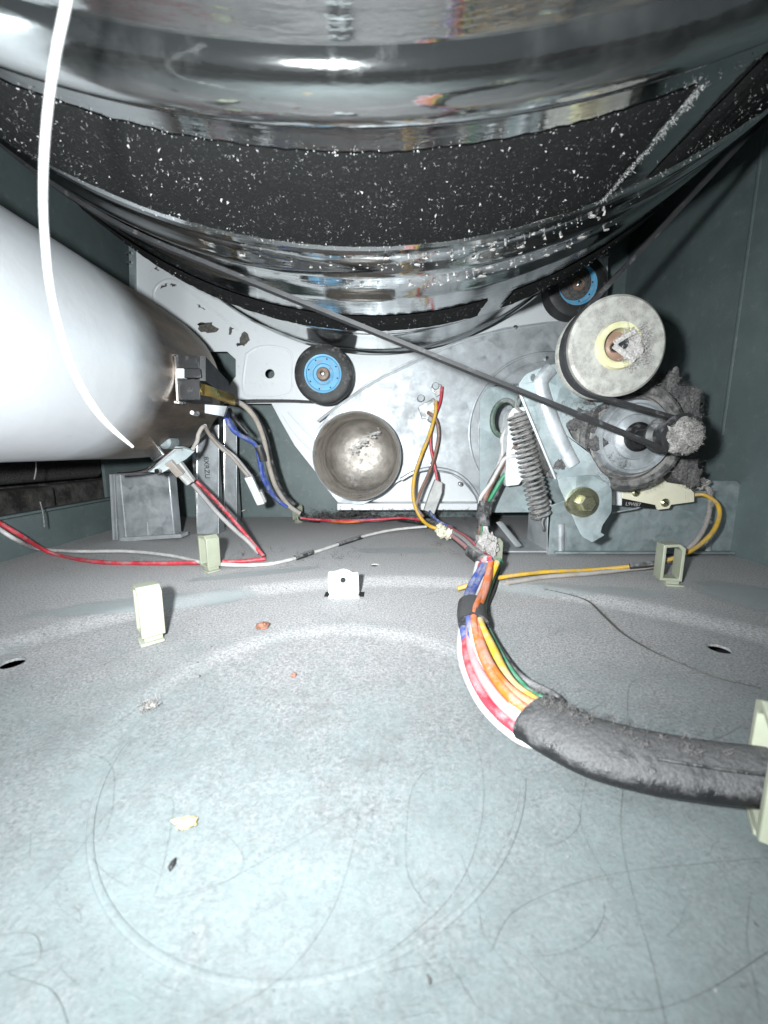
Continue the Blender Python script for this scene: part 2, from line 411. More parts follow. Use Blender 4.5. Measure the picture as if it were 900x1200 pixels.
# folded lip along the left opening, pressed ribs in the right wall
MB().box((XL + .004, .335, .0425), (.010, .34, .003)).build('folded_lip', M['cab'], wl, bevel=.0008)
for y in (.352, .405): MB().tube([(XR - .0002, y, .12), (XR - .0002, y, .5)], .0022, 6, .4, up=(1, 0, 0)).build('pressed_rib', M['cab'], wr)
pp = [(XR - .0002, y, z) for y, z in smooth([(.30, .34, 0), (.30, .16, 0), (.298, .125, 0), (.285, .112, 0), (.25, .11, 0), (.1, .11, 0)], 6) for y, z in [(y, z)]] if False else None
rp = smooth([Vector((XR - .0003, y, z)) for y, z in ((.308, .42), (.308, .2), (.307, .135), (.300, .118), (.285, .112), (.2, .112), (.12, .112))], 8)
MB().tube(rp, .0018, 6, .4, up=(1, 0, 0)).build('pressed_rib', M['cab'], wr)
# sooty brickwork seen through the left opening
bw = MB().box((-.53, .36, .12), (.05, .7, .34)).build('brick_backing', M['brick']); bw.name = 'brick_wall'; bw['kind'] = 'structure'
for r in range(4):
    for k in range(4):
        q = random.Random(r * 7 + k); z = -.005 + r * .072; y = .06 + k * .2 + (r % 2) * .1
        MB().box((-.502 + q.uniform(-.006, .006), y, z + .03), (.05, .185, .058), Matrix.Rotation(q.uniform(-.03, .03), 3, 'Z')).build('brick', M['brick'], bw, bevel=.006)
pipe_l = MB().tube([(-.437, .10, .077), (-.436, .35, .078), (-.437, .58, .076)], .012, 12).build('dusty_conduit', M['lint_d'])
tag(pipe_l, 'dark lint covered conduit along the bricks beyond the left opening', 'conduit')
mb = MB()
for a, b in (((42, 541), (40, 562)), ((47, 588), (52, 618))):
    mb.tube(smooth([P(*a, .36), P((a[0] + b[0]) / 2 + 1, (a[1] + b[1]) / 2, .362), P(*b, .36)], 5), .0006, 5)
tag(mb.build('lint_strand', M['lint_l'], kind='stuff'), 'pale lint strands hanging in the dark left opening', 'lint')

# ================================================================ drum
DC = Vector((-.010, 0, .538)); DR = .333
drum = thing('dryer_drum', 'polished steel drum with black felt bands hanging over the whole scene', 'drum', (DC.x, .2, DC.z))
prof = [(-.04, .333), (.107, .333), *[(.1245 + .0125 * math.sin(R_(a)), .3275 + .0135 * math.cos(R_(a))) for a in range(-64, 65, 8)], (.1435, .333),
        (.2105, .333), (.212, .3342), (.2155, .3345), (.218, .3332), (.232, .3325), (.236, .3338), (.242, .3342), (.248, .3336), (.252, .3325), (.262, .3325),
        (.268, .3318), (.276, .3332), (.282, .3332), (.290, .3325), (.352, .3325), (.357, .3315), (.361, .328), (.365, .322), (.371, .3175), (.379, .3160), (.40, .3160), (.404, .3172), (.412, .3172), (.416, .3155), (.43, .3150),
        (.487, .3145), (.490, .3165), (.498, .3170), (.500, .315), (.5005, .30), (.502, .20), (.502, .001)]
mb = MB()
mb.lathe([(r, y) for y, r in prof], (DC.x, 0, DC.z), 200)
mb.lathe([(.325, -.04), (.325, .34)], (DC.x, 0, DC.z), 96)
mb.lathe([(.325, -.04), (.333, -.04)], (DC.x, 0, DC.z), 96)
mb.build('shell', M['drum'], drum, smooth=32)
def dpt(a, y, r):   # a: degrees from the drum's lowest line, + to the right
    return Vector((DC.x + r * math.sin(R_(a)), y, DC.z - r * math.cos(R_(a))))
def band(y0, y1, a0, a1, r, th, n, seed, waver=.0004):
    q = random.Random(seed); mb = MB(); vs = []; J = 8
    for i in range(n + 1):
        a = a0 + (a1 - a0) * i / n; e0 = y0 + q.gauss(0, waver); e1 = y1 + q.gauss(0, waver)
        for j in range(J + 1):
            t = j / J; edge = j in (0, J) or i in (0, n)
            vs.append(dpt(a + (q.gauss(0, .08) if i in (0, n) else 0), e0 + (e1 - e0) * t, r + (.0003 if edge else th * q.uniform(.7, 1.2))))
    mb.add(vs, [(i * (J + 1) + j, i * (J + 1) + j + 1, (i + 1) * (J + 1) + j + 1, (i + 1) * (J + 1) + j) for i in range(n) for j in range(J)])
    return mb
band(.1485, .2095, -120, 20.2, DR, .0022, 220, 1).build('felt_band', M['felt'], drum, smooth=60)
band(.1485, .2095, 24.2, 120, DR, .0022, 240, 2).build('felt_band', M['felt'], drum, smooth=60)
band(.312, .349, -120, 15.5, .3325, .0016, 300, 3, .00012).build('rear_felt', M['felt'], drum, smooth=60)
band(.312, .349, 19, 120, .3325, .0016, 200, 4, .00012).build('rear_felt', M['felt'], drum, smooth=60)
mb = MB()
from mathutils import noise as mn
soft = []
k = 0
while k < 3600:
    a = rnd.uniform(-34, 34); y = rnd.uniform(.149, .209)
    if 20 < a < 24.3: continue
    den = mn.noise(Vector((a * .35, y * 60, 3.1))) * .9 + mn.noise(Vector((a * 1.3, y * 220, 9.))) * .5
    if den < rnd.uniform(-.6, .5): continue
    k += 1; p = dpt(a, y, DR + .0026); s_ = .00009 + .00065 * rnd.random() ** 10
    if rnd.random() < .4: soft.append((p, Vector((0, 0, -1)))); continue
    ax = [Vector([rnd.gauss(0, 1) for _ in range(3)]).normalized() * s_ * rnd.uniform(.4, 1.7) for _ in range(4)]
    mb.add([p + q for q in ax], [(0, 1, 2), (0, 2, 3), (0, 3, 1), (1, 3, 2)])
fuzz(mb, soft, 1500, .0013, .00004)
fuzz(mb, [(dpt(20.3, rnd.uniform(.149, .2095), DR + .001), Vector((.5, 0, -1))) for _ in range(80)], 320, .003, .00006)
for _ in range(260):     # frayed end of the felt and edge dust
    y = rnd.uniform(.149, .2095); p = dpt(20.35 + rnd.gauss(0, .12), y, DR + rnd.uniform(0, .002)); s_ = .00045
    ax = [Vector([rnd.gauss(0, 1) for _ in range(3)]).normalized() * s_ * rnd.uniform(.5, 1.6) for _ in range(4)]
    mb.add([p + q for q in ax], [(0, 1, 2), (0, 2, 3), (0, 3, 1), (1, 3, 2)])
for _ in range(420):
    p = dpt(rnd.uniform(-30, 30), rnd.choice((.1485, .2100)) + rnd.gauss(0, .0009), DR + .0006); s_ = .00032
    ax = [Vector([rnd.gauss(0, 1) for _ in range(3)]).normalized() * s_ * rnd.uniform(.5, 1.6) for _ in range(4)]
    mb.add([p + q for q in ax], [(0, 1, 2), (0, 2, 3), (0, 3, 1), (1, 3, 2)])
for _ in range(320):
    p = dpt(rnd.uniform(-34, 34), rnd.uniform(.312, .349), .3325 + .002); s_ = .0005
    ax = [Vector([rnd.gauss(0, 1) for _ in range(3)]).normalized() * s_ * rnd.uniform(.4, 1.4) for _ in range(4)]
    mb.add([p + q for q in ax], [(0, 1, 2), (0, 2, 3), (0, 3, 1), (1, 3, 2)])
mb.build('lint_fleck', M['lint_l'], drum, smooth=0, kind='stuff')
mb = MB()                # grimy lint smears on the rim behind the felt
for _ in range(320):
    a = rnd.gauss(9, 8); p = dpt(a, rnd.uniform(.218, .262), .3334); s_ = .0004 + .0011 * rnd.random() ** 3
    clump(mb, p, s_, seed=rnd.random(), sq=(1.6, 1.2, .35)) if _ % 4 == 0 else mb.add([p + Vector([rnd.gauss(0, 1) for _ in range(3)]).normalized() * s_ for _ in range(4)], [(0, 1, 2), (0, 2, 3), (0, 3, 1), (1, 3, 2)])
mb.build('rim_grime', M['lint'], drum, kind='stuff')

# ================================================================ belt, motor pulley, idler
BY = .258
MX, MZ = .190, .1145
IDC = P(725, 405, .247); IDC.y = BY
IDR = .0298
def tangent(c1, r1, s1, c2, r2, s2):
    u = c2 - c1; k = (s2 * r2 - s1 * r1) / u.length; ps = math.atan2(u.y, u.x) + math.acos(k); n = Vector((math.cos(ps), math.sin(ps)))
    return c1 - n * s1 * r1, c2 - n * s2 * r2
def belt_path():
    D = (Vector((DC.x, DC.z)), DR + .0015, 1); Q = (Vector((MX, MZ)), .0105, 1); I = (Vector((IDC.x, IDC.z)), .0286, -1)
    seq = [D, Q, I]; pts = []
    tg = [tangent(*seq[i], *seq[(i + 1) % 3]) for i in range(3)]
    for i in range(3):
        a, b = tg[i]; nxt = seq[(i + 1) % 3]; c = tg[(i + 1) % 3][0]
        for t in range(12): pts.append(a.lerp(b, t / 12))
        a0 = math.atan2(*(b - nxt[0]).yx); a1 = math.atan2(*(c - nxt[0]).yx)
        if nxt[2] > 0:
            while a1 < a0: a1 += 2 * math.pi
        else:
            while a1 > a0: a1 -= 2 * math.pi
        m = 120 if nxt[1] > .1 else 16
        for t in range(m): an = a0 + (a1 - a0) * t / m; pts.append(nxt[0] + Vector((math.cos(an), math.sin(an))) * nxt[1])
    return pts
bp = belt_path(); mb = MB(); n = len(bp); vs = []
for i, p in enumerate(bp):
    t = (bp[(i + 1) % n] - bp[i - 1]).normalized(); nr = Vector((-t.y, t.x))
    for dy, dn in ((-.0032, -.0011), (.0032, -.0011), (.0032, .0014), (-.0032, .0014)):
        q = p + nr * dn; vs.append((q.x, BY + dy, q.y))
mb.add(vs, [(i * 4 + k, i * 4 + (k + 1) % 4, (i + 1) % n * 4 + (k + 1) % 4, (i + 1) % n * 4 + k) for i in range(n) for k in range(4)])
tag(mb.build('drive_belt', M['belt'], smooth=30), 'thin black drive belt running from the drum to the motor shaft', 'belt')

ip = thing('idler_pulley', 'dusty white idler pulley wheel with yellowed hub beside right wall', 'pulley', IDC)
c = IDC
MB().lathe([(.0135, -.0105), (.0282, -.0105), (IDR, -.0092), (IDR, -.0062), (.0292, -.0052), (.0272, -.0048), (.0272, .0052), (.0292, .0056), (IDR, .0066), (IDR, .0092), (.027, .0105), (.006, .0105)], c, 72).build('wheel', M['idler'], ip)
MB().lathe([(.0095, -.006), (.0098, -.0128), (.0106, -.0132), (.0134, -.0128), (.0142, -.0105)], c, 48).build('hub_ring', M['idler_y'], ip)
MB().lathe([(.0001, -.0062), (.0099, -.0062)], c, 32).build('bushing', M['brown'], ip)
MB().lathe([(.0001, -.016), (.0032, -.016), (.0036, -.015), (.0036, .04), (.0001, .04)], c, 20).build('axle', M['chrome'], ip)
MB().tube([c + Vector(q) for q in ((.007, -.0148, .0072), (.001, -.0152, .0040), (-.0050, -.0155, .0004), (-.0052, -.0155, -.0012), (.0015, -.0152, -.0055), (.008, -.0148, -.0095))], .0011, 8, 1.6).build('retaining_clip', M['lint'], ip)
mb = MB(); base = [(c + Vector((rnd.uniform(.001, .017), -.0135, rnd.gauss(-.001, .0055))), Vector((0, -1, 0))) for _ in range(90)]
fuzz(mb, base, 900, .0045); clump(mb, c + Vector((.0075, -.013, -.0015)), .0062, seed=4, sq=(1.1, .5, 1))
mb.build('lint_tuft', M['lint'], ip, kind='stuff')

mo = thing('drive_motor', 'round drive motor end bell with lint packed shaft under idler pulley', 'motor', (MX, .36, 0))
mc = Vector((MX, 0, MZ))
MB().lathe([(.0285, .302), (.0305, .3005), (.0335, .3045), (.0355, .300), (.0405, .2995), (.0415, .302), (.0415, .34), (.0405, .42), (.02, .42)], mc, 64).build('end_bell', M['dirty'], mo)
MB().lathe([(.0335, .2985), (.0372, .2972), (.0402, .2985), (.0408, .301)], mc, 64).build('gasket_ring', M['dring'], mo)
MB().lathe([(.011, .292), (.0125, .2935), (.0165, .2945), (.0172, .2965), (.0245, .2968), (.0252, .2945), (.0272, .2945), (.0288, .299), (.0290, .303)], mc, 64).build('shield', M['galv'], mo)
MB().lathe([(.0001, .290), (.0085, .290), (.0095, .2925), (.0112, .2935)], mc, 32).build('bearing_cap', M['black'], mo)
MB().lathe([(.0001, .244), (.0055, .244), (.0055, .30)], mc, 24).build('shaft', M['black'], mo)
MB().lathe([(.0060, .2475), (.0135, .2478), (.0135, .250), (.0095, .2525), (.0092, .2635), (.0122, .266), (.0122, .268), (.0055, .2685)], mc, 32).build('shaft_pulley', M['w_blk'], mo)
mb = MB(); lb = mc + Vector((-.0035, .2425, -.001))
clump(mb, lb, .0098, seed=9, sq=(1, .62, 1.05))
base = []
for _ in range(260):
    d = Vector([rnd.gauss(0, 1) for _ in range(3)]).normalized(); d.y = -abs(d.y); base.append((lb + Vector((d.x * .0096, d.y * .006, d.z * .010)), d))
fuzz(mb, base, 3200, .0022, .00008)
mb.build('lint_ball', M['lint_b'], mo, kind='stuff')
# motor mount lugs on the wall side, felted with lint
lug = rounded([(770, 436), (783, 440), (794, 452), (806, 452), (812, 458), (822, 462), (819, 484), (824, 505), (815, 528), (813, 545), (821, 553), (816, 566), (801, 569), (790, 548), (760, 470)], .3, 2)
plate(lug, .318, .02).build('mount_lug', M['lint_d'], mo, bevel=.002)
mb = MB(); base = [(P(x + rnd.gauss(0, 2), y + rnd.gauss(0, 2), .318), Vector((rnd.gauss(.2, .4), -1, .2))) for x, y in lug for _ in range(10)]
fuzz(mb, base, 1500, .003, .00005); fuzz(mb, base, 160, .012, .00005)
for i, (x, y, r) in enumerate(((788, 447, .006), (812, 466, .005), (816, 500, .0055), (812, 535, .005), (812, 558, .006), (800, 480, .007), (797, 548, .006))):
    clump(mb, P(x, y, .319), r, seed=i, sq=(1., .3, 1.5))
mb.build('lint_coat', M['lint_d2'], mo, kind='stuff')
mb = MB(); base = []
for _ in range(420):
    a = rnd.uniform(0, 2 * math.pi); r = rnd.uniform(.034, .042); base.append((mc + Vector((r * math.cos(a), .2995 if r < .0415 else .32, r * math.sin(a))), Vector((0, -1, 0))))
fuzz(mb, base, 1500, .004); mb.build('lint_ring', M['lint_m'], mo, kind='stuff')

# ================================================================ rear bulkhead, blower housing, pipe
BHY = .53
px_ = P(418, 535, .46); PR = .0513
bh = thing('rear_bulkhead', 'white enamelled rear bulkhead panel with paint chips behind drum', 'panel', (0, BHY, 0))
octo = [(226, 412), (266, 412), (276, 421), (276, 441), (268, 452), (226, 452)]
out = [(157, 250), (158, 352), (176, 372), (205, 420), (228, 470), (262, 473), (318, 473), (328, 492), (345, 522), (372, 556), (405, 585), (440, 598), (560, 598), (660, 520), (712, 430), (713, 250)]
out = out[:5] + [(228, 472)] + out[5:]
plate(out, BHY, .0015, [octo, ell(316, 438, 5.5, 5.5), ring(px_, PR - .001, BHY)]).build('panel', M['enamel'], bh, bevel=.0006)
def emboss(pts, Y, r, name, m, parent, closed=True, flat=.45):
    L_ = smooth([P(x, y, Y) for x, y in (pts + pts[:1] if closed else pts)], 4)
    return MB().tube(L_[:-1] if closed else L_, r, 6, flat, closed=closed, up=(0, -1, 0)).build(name, m, parent)
emboss([(289, 415), (303, 407), (322, 406), (341, 414), (343, 440), (338, 462), (300, 465), (285, 456)], BHY, .0018, 'embossed_ridge', M['enamel'], bh)
emboss([(182, 356), (180, 343), (186, 333), (198, 328), (212, 333), (245, 360), (280, 388)], BHY, .0018, 'embossed_ridge', M['enamel'], bh, False)
emboss([(338, 482), (352, 498), (366, 512), (380, 522)], BHY, .0022, 'embossed_ridge', M['enamel'], bh, False)
emboss([(331, 486), (346, 508), (362, 525), (376, 536)], BHY, .0016, 'embossed_ridge', M['enamel'], bh, False)
emboss([(708, 300), (709, 360), (706, 395)], BHY, .0018, 'embossed_ridge', M['enamel'], bh, False)
plate([(150, 250), (157, 250), (158, 350), (152, 345)], BHY - .004, .006).build('side_flange', M['galv_b'], bh)
for i, (cx, cy, rx, ry, ro) in enumerate(((243, 384, 13, 6, .2), (286, 397, 5.5, 9, .1), (280, 404, 3, 2, 0), (184, 315, 2, 2, 0), (270, 388, 2, 5, .3), (192, 335, 4, 1.5, -.5), (203, 334, 3, 1.2, .3), (236, 360, 5, 1, .6))):
    q = random.Random(i); pts = [(x + q.gauss(0, 1.1), y + q.gauss(0, .8)) for x, y in ell(cx, cy, rx, ry, 18, ro)]
    plate(pts, BHY - .0003, .0006).build('paint_chip', M['chip'], bh)
mb = MB(); led = smooth([P(x, y, BHY - .006) for x, y in ((266, 471), (300, 470), (340, 470), (375, 471), (412, 466), (450, 452), (476, 441))], 8)
mb.tube(led, [.0034 - .002 * i / len(led) for i in range(len(led))], 6, .8)
fuzz(mb, [(p, Vector((0, -.5, .5))) for p in led], 700, .004); mb.build('lint_ledge', M['lint_d'], bh, kind='stuff')
plate([(395, 590), (566, 590), (566, 598), (395, 598)], BHY - .022, .03).build('bottom_flange', M['enamel'], bh, bevel=.001)
mb = MB(); base = [(P(rnd.uniform(352, 566), rnd.gauss(601, 2), BHY - .024), Vector((0, -.6, .6))) for _ in range(160)]
fuzz(mb, base, 1300, .005, .00018); mb.build('lint_line', M['lint_d'], bh, kind='stuff')
for x, y in ((152, 297), (152, 308), (711, 300)):
    MB().box(P(x, y, BHY - .006), (.007, .004, .003)).build('flange_tab', M['chrome'], bh)

blo = thing('blower_housing', 'galvanised blower housing plate around the exhaust pipe mouth', 'housing', (.08, .5, 0))
HY = .50
ho = [(366, 530), (370, 505), (392, 478), (430, 449), (466, 430), (505, 411), (545, 396), (590, 384), (640, 377), (700, 374), (752, 395), (752, 596), (566, 600), (558, 582), (545, 566), (528, 555), (505, 551), (484, 555), (464, 566), (447, 581), (424, 592), (396, 589), (374, 562)]
plate(ho, HY, .012, [ring(px_, PR - .001, HY)]).build('face_plate', M['galv'], blo, bevel=.0008)
emboss([(470, 562), (486, 553), (506, 549), (530, 553), (547, 564), (560, 582)], HY - .001, .0026, 'rolled_rim', M['galv'], blo, False, .9)
for rr, w_ in ((95, .0018), (84, .0012)):
    emboss([(645 - rr * math.cos(R_(a)), 508 - rr * math.sin(R_(a))) for a in range(-48, 100, 8)], HY, w_, 'pressed_ring', M['galv'], blo, False)
emboss([(372, 494), (400, 473), (440, 447), (470, 432), (510, 413), (548, 398), (592, 387), (640, 380)], HY - .0005, .0016, 'seam_edge', M['galv_d'], blo, False)
for x, y in ((604, 384), (640, 420), (539, 567), (504, 545), (591, 470)):
    MB().lathe([(.0001, -.003), (.002, -.0028), (.0028, -.001), (.003, 0)], P(x, y, HY), 16).build('screw', M['chrome'], blo)

ed = thing('exhaust_pipe', 'open round metal exhaust pipe, dirty brown inside, above the floor', 'pipe', (px_.x, .5, px_.z - PR))
pc = Vector((px_.x, 0, px_.z))
MB().lathe([(PR - .0012, .62), (PR - .0012, .4605), (PR - .0003, .4595), (PR + .0004, .4600), (PR + .0002, .50)], pc, 96).build('wall', M['pipe'], ed)
MB().lathe([(PR + .0003, .4615), (PR + .0018, .463), (PR + .0003, .465)], pc, 96).build('rolled_edge', M['galv_d'], ed)
MB().lathe([(.0001, .5995), (.022, .599), (.036, .596), (.045, .588), (.0487, .575), (PR - .0014, .55)], pc, 48).build('bend', M['pipe_end'], ed)
mb = MB(); base = []
for _ in range(220):
    a = R_(rnd.gauss(-80, 28)); y = rnd.uniform(.475, .59); base.append((pc + Vector((math.cos(a) * (PR - .002), y, math.sin(a) * (PR - .002))), Vector((0, -.4, .6))))
fuzz(mb, base, 900, .005)
mb.build('lint_lining', M['lint_m'], ed, kind='stuff')
fl_ = [(403, 541), (409, 530), (416, 524), (423, 521), (430, 515), (437, 512), (441, 505), (446, 508), (443, 514), (436, 519), (431, 525), (424, 526), (417, 532), (411, 535), (408, 545)]
mb = MB(); fuzz(mb, [(P(x + rnd.gauss(0, 2), y - 3 + rnd.gauss(0, 2), .546), Vector((0, -1, 0))) for x, y in fl_], 500, .0035, .00006)
fuzz(mb, [(P(rnd.gauss(416, 6), rnd.gauss(560, 6), .515), Vector((0, -1, 0))) for _ in range(40)], 500, .004, .00006)
for k in range(46):
    t = rnd.random(); x = 410 + 34 * t + rnd.gauss(0, 2.2); y = 534 - 27 * t ** .7 + rnd.gauss(0, 2.6)
    clump(mb, P(x, y, .545 + rnd.gauss(0, .002)), rnd.uniform(.0007, .0019), seed=k + 400, sq=(1.5, .5, .8))
mb.build('lint_tuft', M['lint_l2'], ed, kind='stuff')

# ================================================================ drum rollers
ro = thing('drum_roller', 'black tyred blue hub roller under the drum, left of exhaust pipe', 'roller', (0, 0, 0), 'drum support rollers')
MB().lathe([(.0225, -.010), (.024, -.0125), (.033, -.0125), (.0362, -.0105), (.0372, -.006), (.0372, .006), (.0362, .0105), (.033, .0125), (.0225, .0125)], (0, 0, 0), 64).build('tyre', M['rubber'], ro)
hub = MB().lathe([(.0085, -.0072), (.0125, -.0075), (.0132, -.0095), (.0205, -.0098), (.0215, -.0115), (.0236, -.0118), (.0242, -.010)], (0, 0, 0), 64).build('hub', M['blue'], ro)
for k in range(8):
    a = k * math.pi / 4 + .3; MB().lathe([(.0001, -.0101), (.0010, -.0101), (.0010, -.0095)], (math.cos(a) * .0188, 0, math.sin(a) * .0188), 10).build('rivet_hole', M['hole'], hub)
for k in range(34):
    if k % 8 == 7: continue
    a = k * 2 * math.pi / 34; MB().box((math.cos(a) * .0162, -.0098, math.sin(a) * .0162), (.0024 if k % 3 else .0015, .0009, .0011 if k % 2 else .0018), Matrix.Rotation(-a, 3, 'Y')).build('raised_letter', M['blue'], hub)
MB().lathe([(.0001, -.016), (.0024, -.016), (.0031, -.0155), (.0031, .03), (.0001, .03)], (0, 0, 0), 24).build('shaft', M['chrome'], ro)
MB().lathe([(.0031, -.0135), (.0072, -.0130), (.0085, -.0105), (.0088, -.0072)], (0, 0, 0), 32).build('retainer', M['brown'], ro)
mb = MB(); fuzz(mb, [(Vector((rnd.gauss(.004, .004), -.013, rnd.gauss(-.004, .004))), Vector((0, -1, 0))) for _ in range(40)], 160, .003); mb.build('lint_tuft', M['lint_d'], ro, kind='stuff')
r2 = copy_tree(ro); r2['label'] = 'black tyred roller with dust greyed blue hub above the idler pulley'
ro.location = P(380, 440, .478); r2.location = P(672, 338, .478); r2.rotation_euler = (0, .9, 0)
ro.rotation_euler = (0, -.2, 0); ro.scale = r2.scale = (.92, .92, .92)
hubcap = MB().lathe([(.0001, -.0128), (.018, -.0125), (.0205, -.0112)], (0, 0, 0), 40); 
hc = hubcap.build('dust_cap', M['lint_d']); hc.parent = r2; hc.location = (-.0045, 0, -.002)

# ================================================================ motor bracket, idler arm, spring, terminal block
mbk = thing('motor_bracket', 'galvanised motor base bracket with hex bolt along the right wall', 'bracket', (.25, .378, 0))
plate(rounded([(562, 601), (562, 468), (569, 456), (584, 450), (668, 446), (668, 600)], .18, 3), .43, .0016, [ell(591, 490, 12, 19, 20, .2)]).build('upright_plate', M['galv_b'], mbk, bevel=.0005)
fp = [(641, 594), (690, 575), (735, 564), (864, 563), (868, 568), (863, 636), (855, 649), (641, 650)]
plate(fp, .377, .0018).build('front_plate', M['galv_b'], mbk, bevel=.0007)
a_, b_ = P(863, 640, .377), P(641, 650, .377)
MB().box(((a_.x + b_.x) / 2, .3735, .0035), (a_.x - b_.x - .012, .006, .0022)).build('bottom_fold', M['galv_b'], mbk, bevel=.0005)
MB().prism([P(641, 650, .377), P(641, 594, .377), P(668, 500, .377), P(668, 600, .377)][:2] + [P(575, 560, .43), P(575, 607, .43)], (.0016, 0, 0)).build('side_plate', M['galv_d'], mbk) if False else None
s0, s1 = P(640, 650, .377), P(566, 601, .43)
MB().prism([(s0.x, .377, .002), (s0.x, .377, .055), (s0.x, .43, .075), (s0.x, .43, .002)], (.0016, 0, 0)).build('side_plate', M['galv_d'], mbk)
MB().prism([(s0.x - .045, .375, .003), (s0.x, .375, .003), (s0.x, .43, .003), (s0.x - .045, .43, .003)], (0, 0, .0016)).build('base_plate', M['galv_d'], mbk)
for x, y0, y1 in ((658, 614, 645), (830, 633, 648), (813, 639, 647)):
    MB().tube([P(x, y0, .3765), P(x, y1, .3765)], .0034, 10, .55, up=(0, -1, 0)).build('pressed_slot', M['galv'], mbk)
pv = plate(rounded([(651, 560), (700, 556), (717, 572), (717, 600), (706, 616), (704, 624), (709, 627), (694, 636), (681, 628)], .15, 2), .294, .0016).build('pivot_plate', M['galv_b'], mbk, bevel=.0004)
bc = P(685, 589, .289)
MB().lathe([(.0001, .0), (.0062, -.0002), (.0112, .0007), (.0117, .0017), (.0117, .008)], bc, 40).build('washer', M['zinc'], mbk)
MB().lathe([(.0001, -.0062), (.0052, -.0062), (.0065, -.005), (.0065, .001)], bc, 6).build('hex_bolt', M['zinc'], mbk, smooth=10)

arm = thing('tensioner_lever', 'pressed steel tensioner lever with a long bright rib left of motor', 'lever', (.15, .34, .05))
ao = rounded([(606, 453), (616, 438), (640, 428), (672, 422), (700, 430), (712, 470), (690, 482), (662, 496), (672, 515), (690, 528), (704, 552), (716, 562), (716, 578), (700, 600), (664, 573), (650, 560)], .22, 2)
plate(ao, .297, .0018, [ell(625.5, 443, 3.2, 4.5)]).build('arm_plate', M['galv_b'], arm, bevel=.0005)
MB().tube(smooth([P(x, y, .2965) for x, y in ((646, 432), (636, 444), (635, 456), (650, 500), (664, 530), (672, 545))], 6), .0055, 12, .55, up=(0, -1, 0)).build('pressed_rib', M['galv'], arm)
MB().tube([P(606, 453, .296), P(651, 561, .296)], .0012, 6).build('folded_edge', M['galv'], arm)
MB().tube([P(718, 430, .27), P(718, 430, .31)], .004, 10).build('axle_boss', M['galv_d'], arm)
plate(rounded([(666, 424), (700, 428), (735, 440), (735, 400), (700, 390)], .2, 2), .290, .003).build('wheel_bracket', M['galv_b'], arm)
mb = MB()
for i, (x, y, r) in enumerate(((683, 478, .011), (672, 492, .008), (700, 470, .008), (690, 497, .007), (655, 545, .004), (700, 520, .006), (646, 556, .003))):
    clump(mb, P(x, y, .300 if i < 4 else .297), r, seed=i + 20, sq=(1.2, .3, .9))
base = [(P(rnd.gauss(684, 14), rnd.gauss(482, 10), .297), Vector((0, -1, .2))) for _ in range(90)] + [(P(rnd.gauss(720, 14), rnd.gauss(548, 12), .296), Vector((0, -1, .2))) for _ in range(60)]
fuzz(mb, base, 1500, .0035, .00005); mb.build('lint_clump', M['lint_d'], arm, kind='stuff')

sp0, sp1 = P(606, 484, .372), P(634, 606, .368)
sp = thing('tension_spring', 'coiled steel tension spring slanting in front of white terminal block', 'spring', sp1)
ax = (sp1 - sp0); ln = ax.length; ax.normalize(); e1 = Vector((0, 1, 0)); e1 = (e1 - ax * e1.dot(ax)).normalized(); e2 = ax.cross(e1)
turns = 22; pts = []
for i in range(turns * 12 + 1):
    t = i / (turns * 12); a = 2 * math.pi * turns * t; pts.append(sp0 + ax * ln * t + (e1 * math.cos(a) + e2 * math.sin(a)) * .0094)
MB().tube(pts, .0011, 6).build('coil', M['dirty'], sp, smooth=60)
MB().tube(smooth([sp0 + e2 * .004, sp0 - ax * .006, sp0 - ax * .012 + e2 * .003, P(609, 462, .36)], 5), .0011, 6).build('hook', M['dirty'], sp)
MB().tube(smooth([sp1 + e2 * .004, sp1 + ax * .005, sp1 + ax * .012, P(637, 622, .372)], 5), .0011, 6).build('hook', M['dirty'], sp)
mb = MB(); base = [(sp0 + ax * ln * rnd.random() + e2 * rnd.uniform(-.009, -.003) - e1 * .007, -e2) for _ in range(120)]
fuzz(mb, base, 600, .004); mb.build('lint_tuft', M['lint'], sp, kind='stuff')

tb = thing('terminal_block', 'white plastic terminal block behind the coiled spring', 'connector', P(606, 568, .40))
plate(rounded([(596, 486), (601, 478), (628, 476), (632, 560), (612, 562), (608, 568), (592, 570)], .12, 2), .395, .018).build('body', M['white'], tb, bevel=.0008)
plate([(606, 490), (612, 489), (614, 555), (608, 557)], .393, .003).build('rib', M['white'], tb)
gr = MB().tube([P(x, y, .429) for x, y in ell(591, 490, 14, 21, 28, .2)], .0028, 8, closed=True).build('cable_grommet', M['gromm'])
tag(gr, 'dull green rubber grommet in the bracket beside the terminal block', 'grommet')

# ================================================================ belt switch
bs = thing('belt_switch', 'cream covered belt switch with two screws below the motor', 'switch', P(770, 598, .345))
plate([(745, 562), (805, 555), (805, 568), (814, 577.5), (814, 588), (787, 591.5), (784.5, 596), (771, 597.5), (769, 592), (729, 584), (729, 571.5), (733, 569.5), (745.5, 568)], .342, .0022).build('cover', M['cream'], bs, bevel=.0005)
plate([(729, 575), (800, 572), (800, 588), (771, 596), (729, 593)], .3445, .010).build('switch_body', M['black'], bs, bevel=.0006)
plate([(720, 573), (724, 567), (730, 567), (730, 593), (720, 592)], .345, .012).build('actuator', M['white'], bs, bevel=.001)
for x, y in ((745, 577), (779, 589)):
    sc_ = MB().lathe([(.0001, -.0022), (.0025, -.0021), (.0038, -.001), (.0039, .0004)], P(x, y, .342), 24).build('screw', M['zinc'], bs)
    MB().box(P(x, y, .342) + Vector((0, -.0022, 0)), (.004, .0008, .0008), Matrix.Rotation(.6, 3, 'Y')).build('screw_slot', M['hole'], sc_)
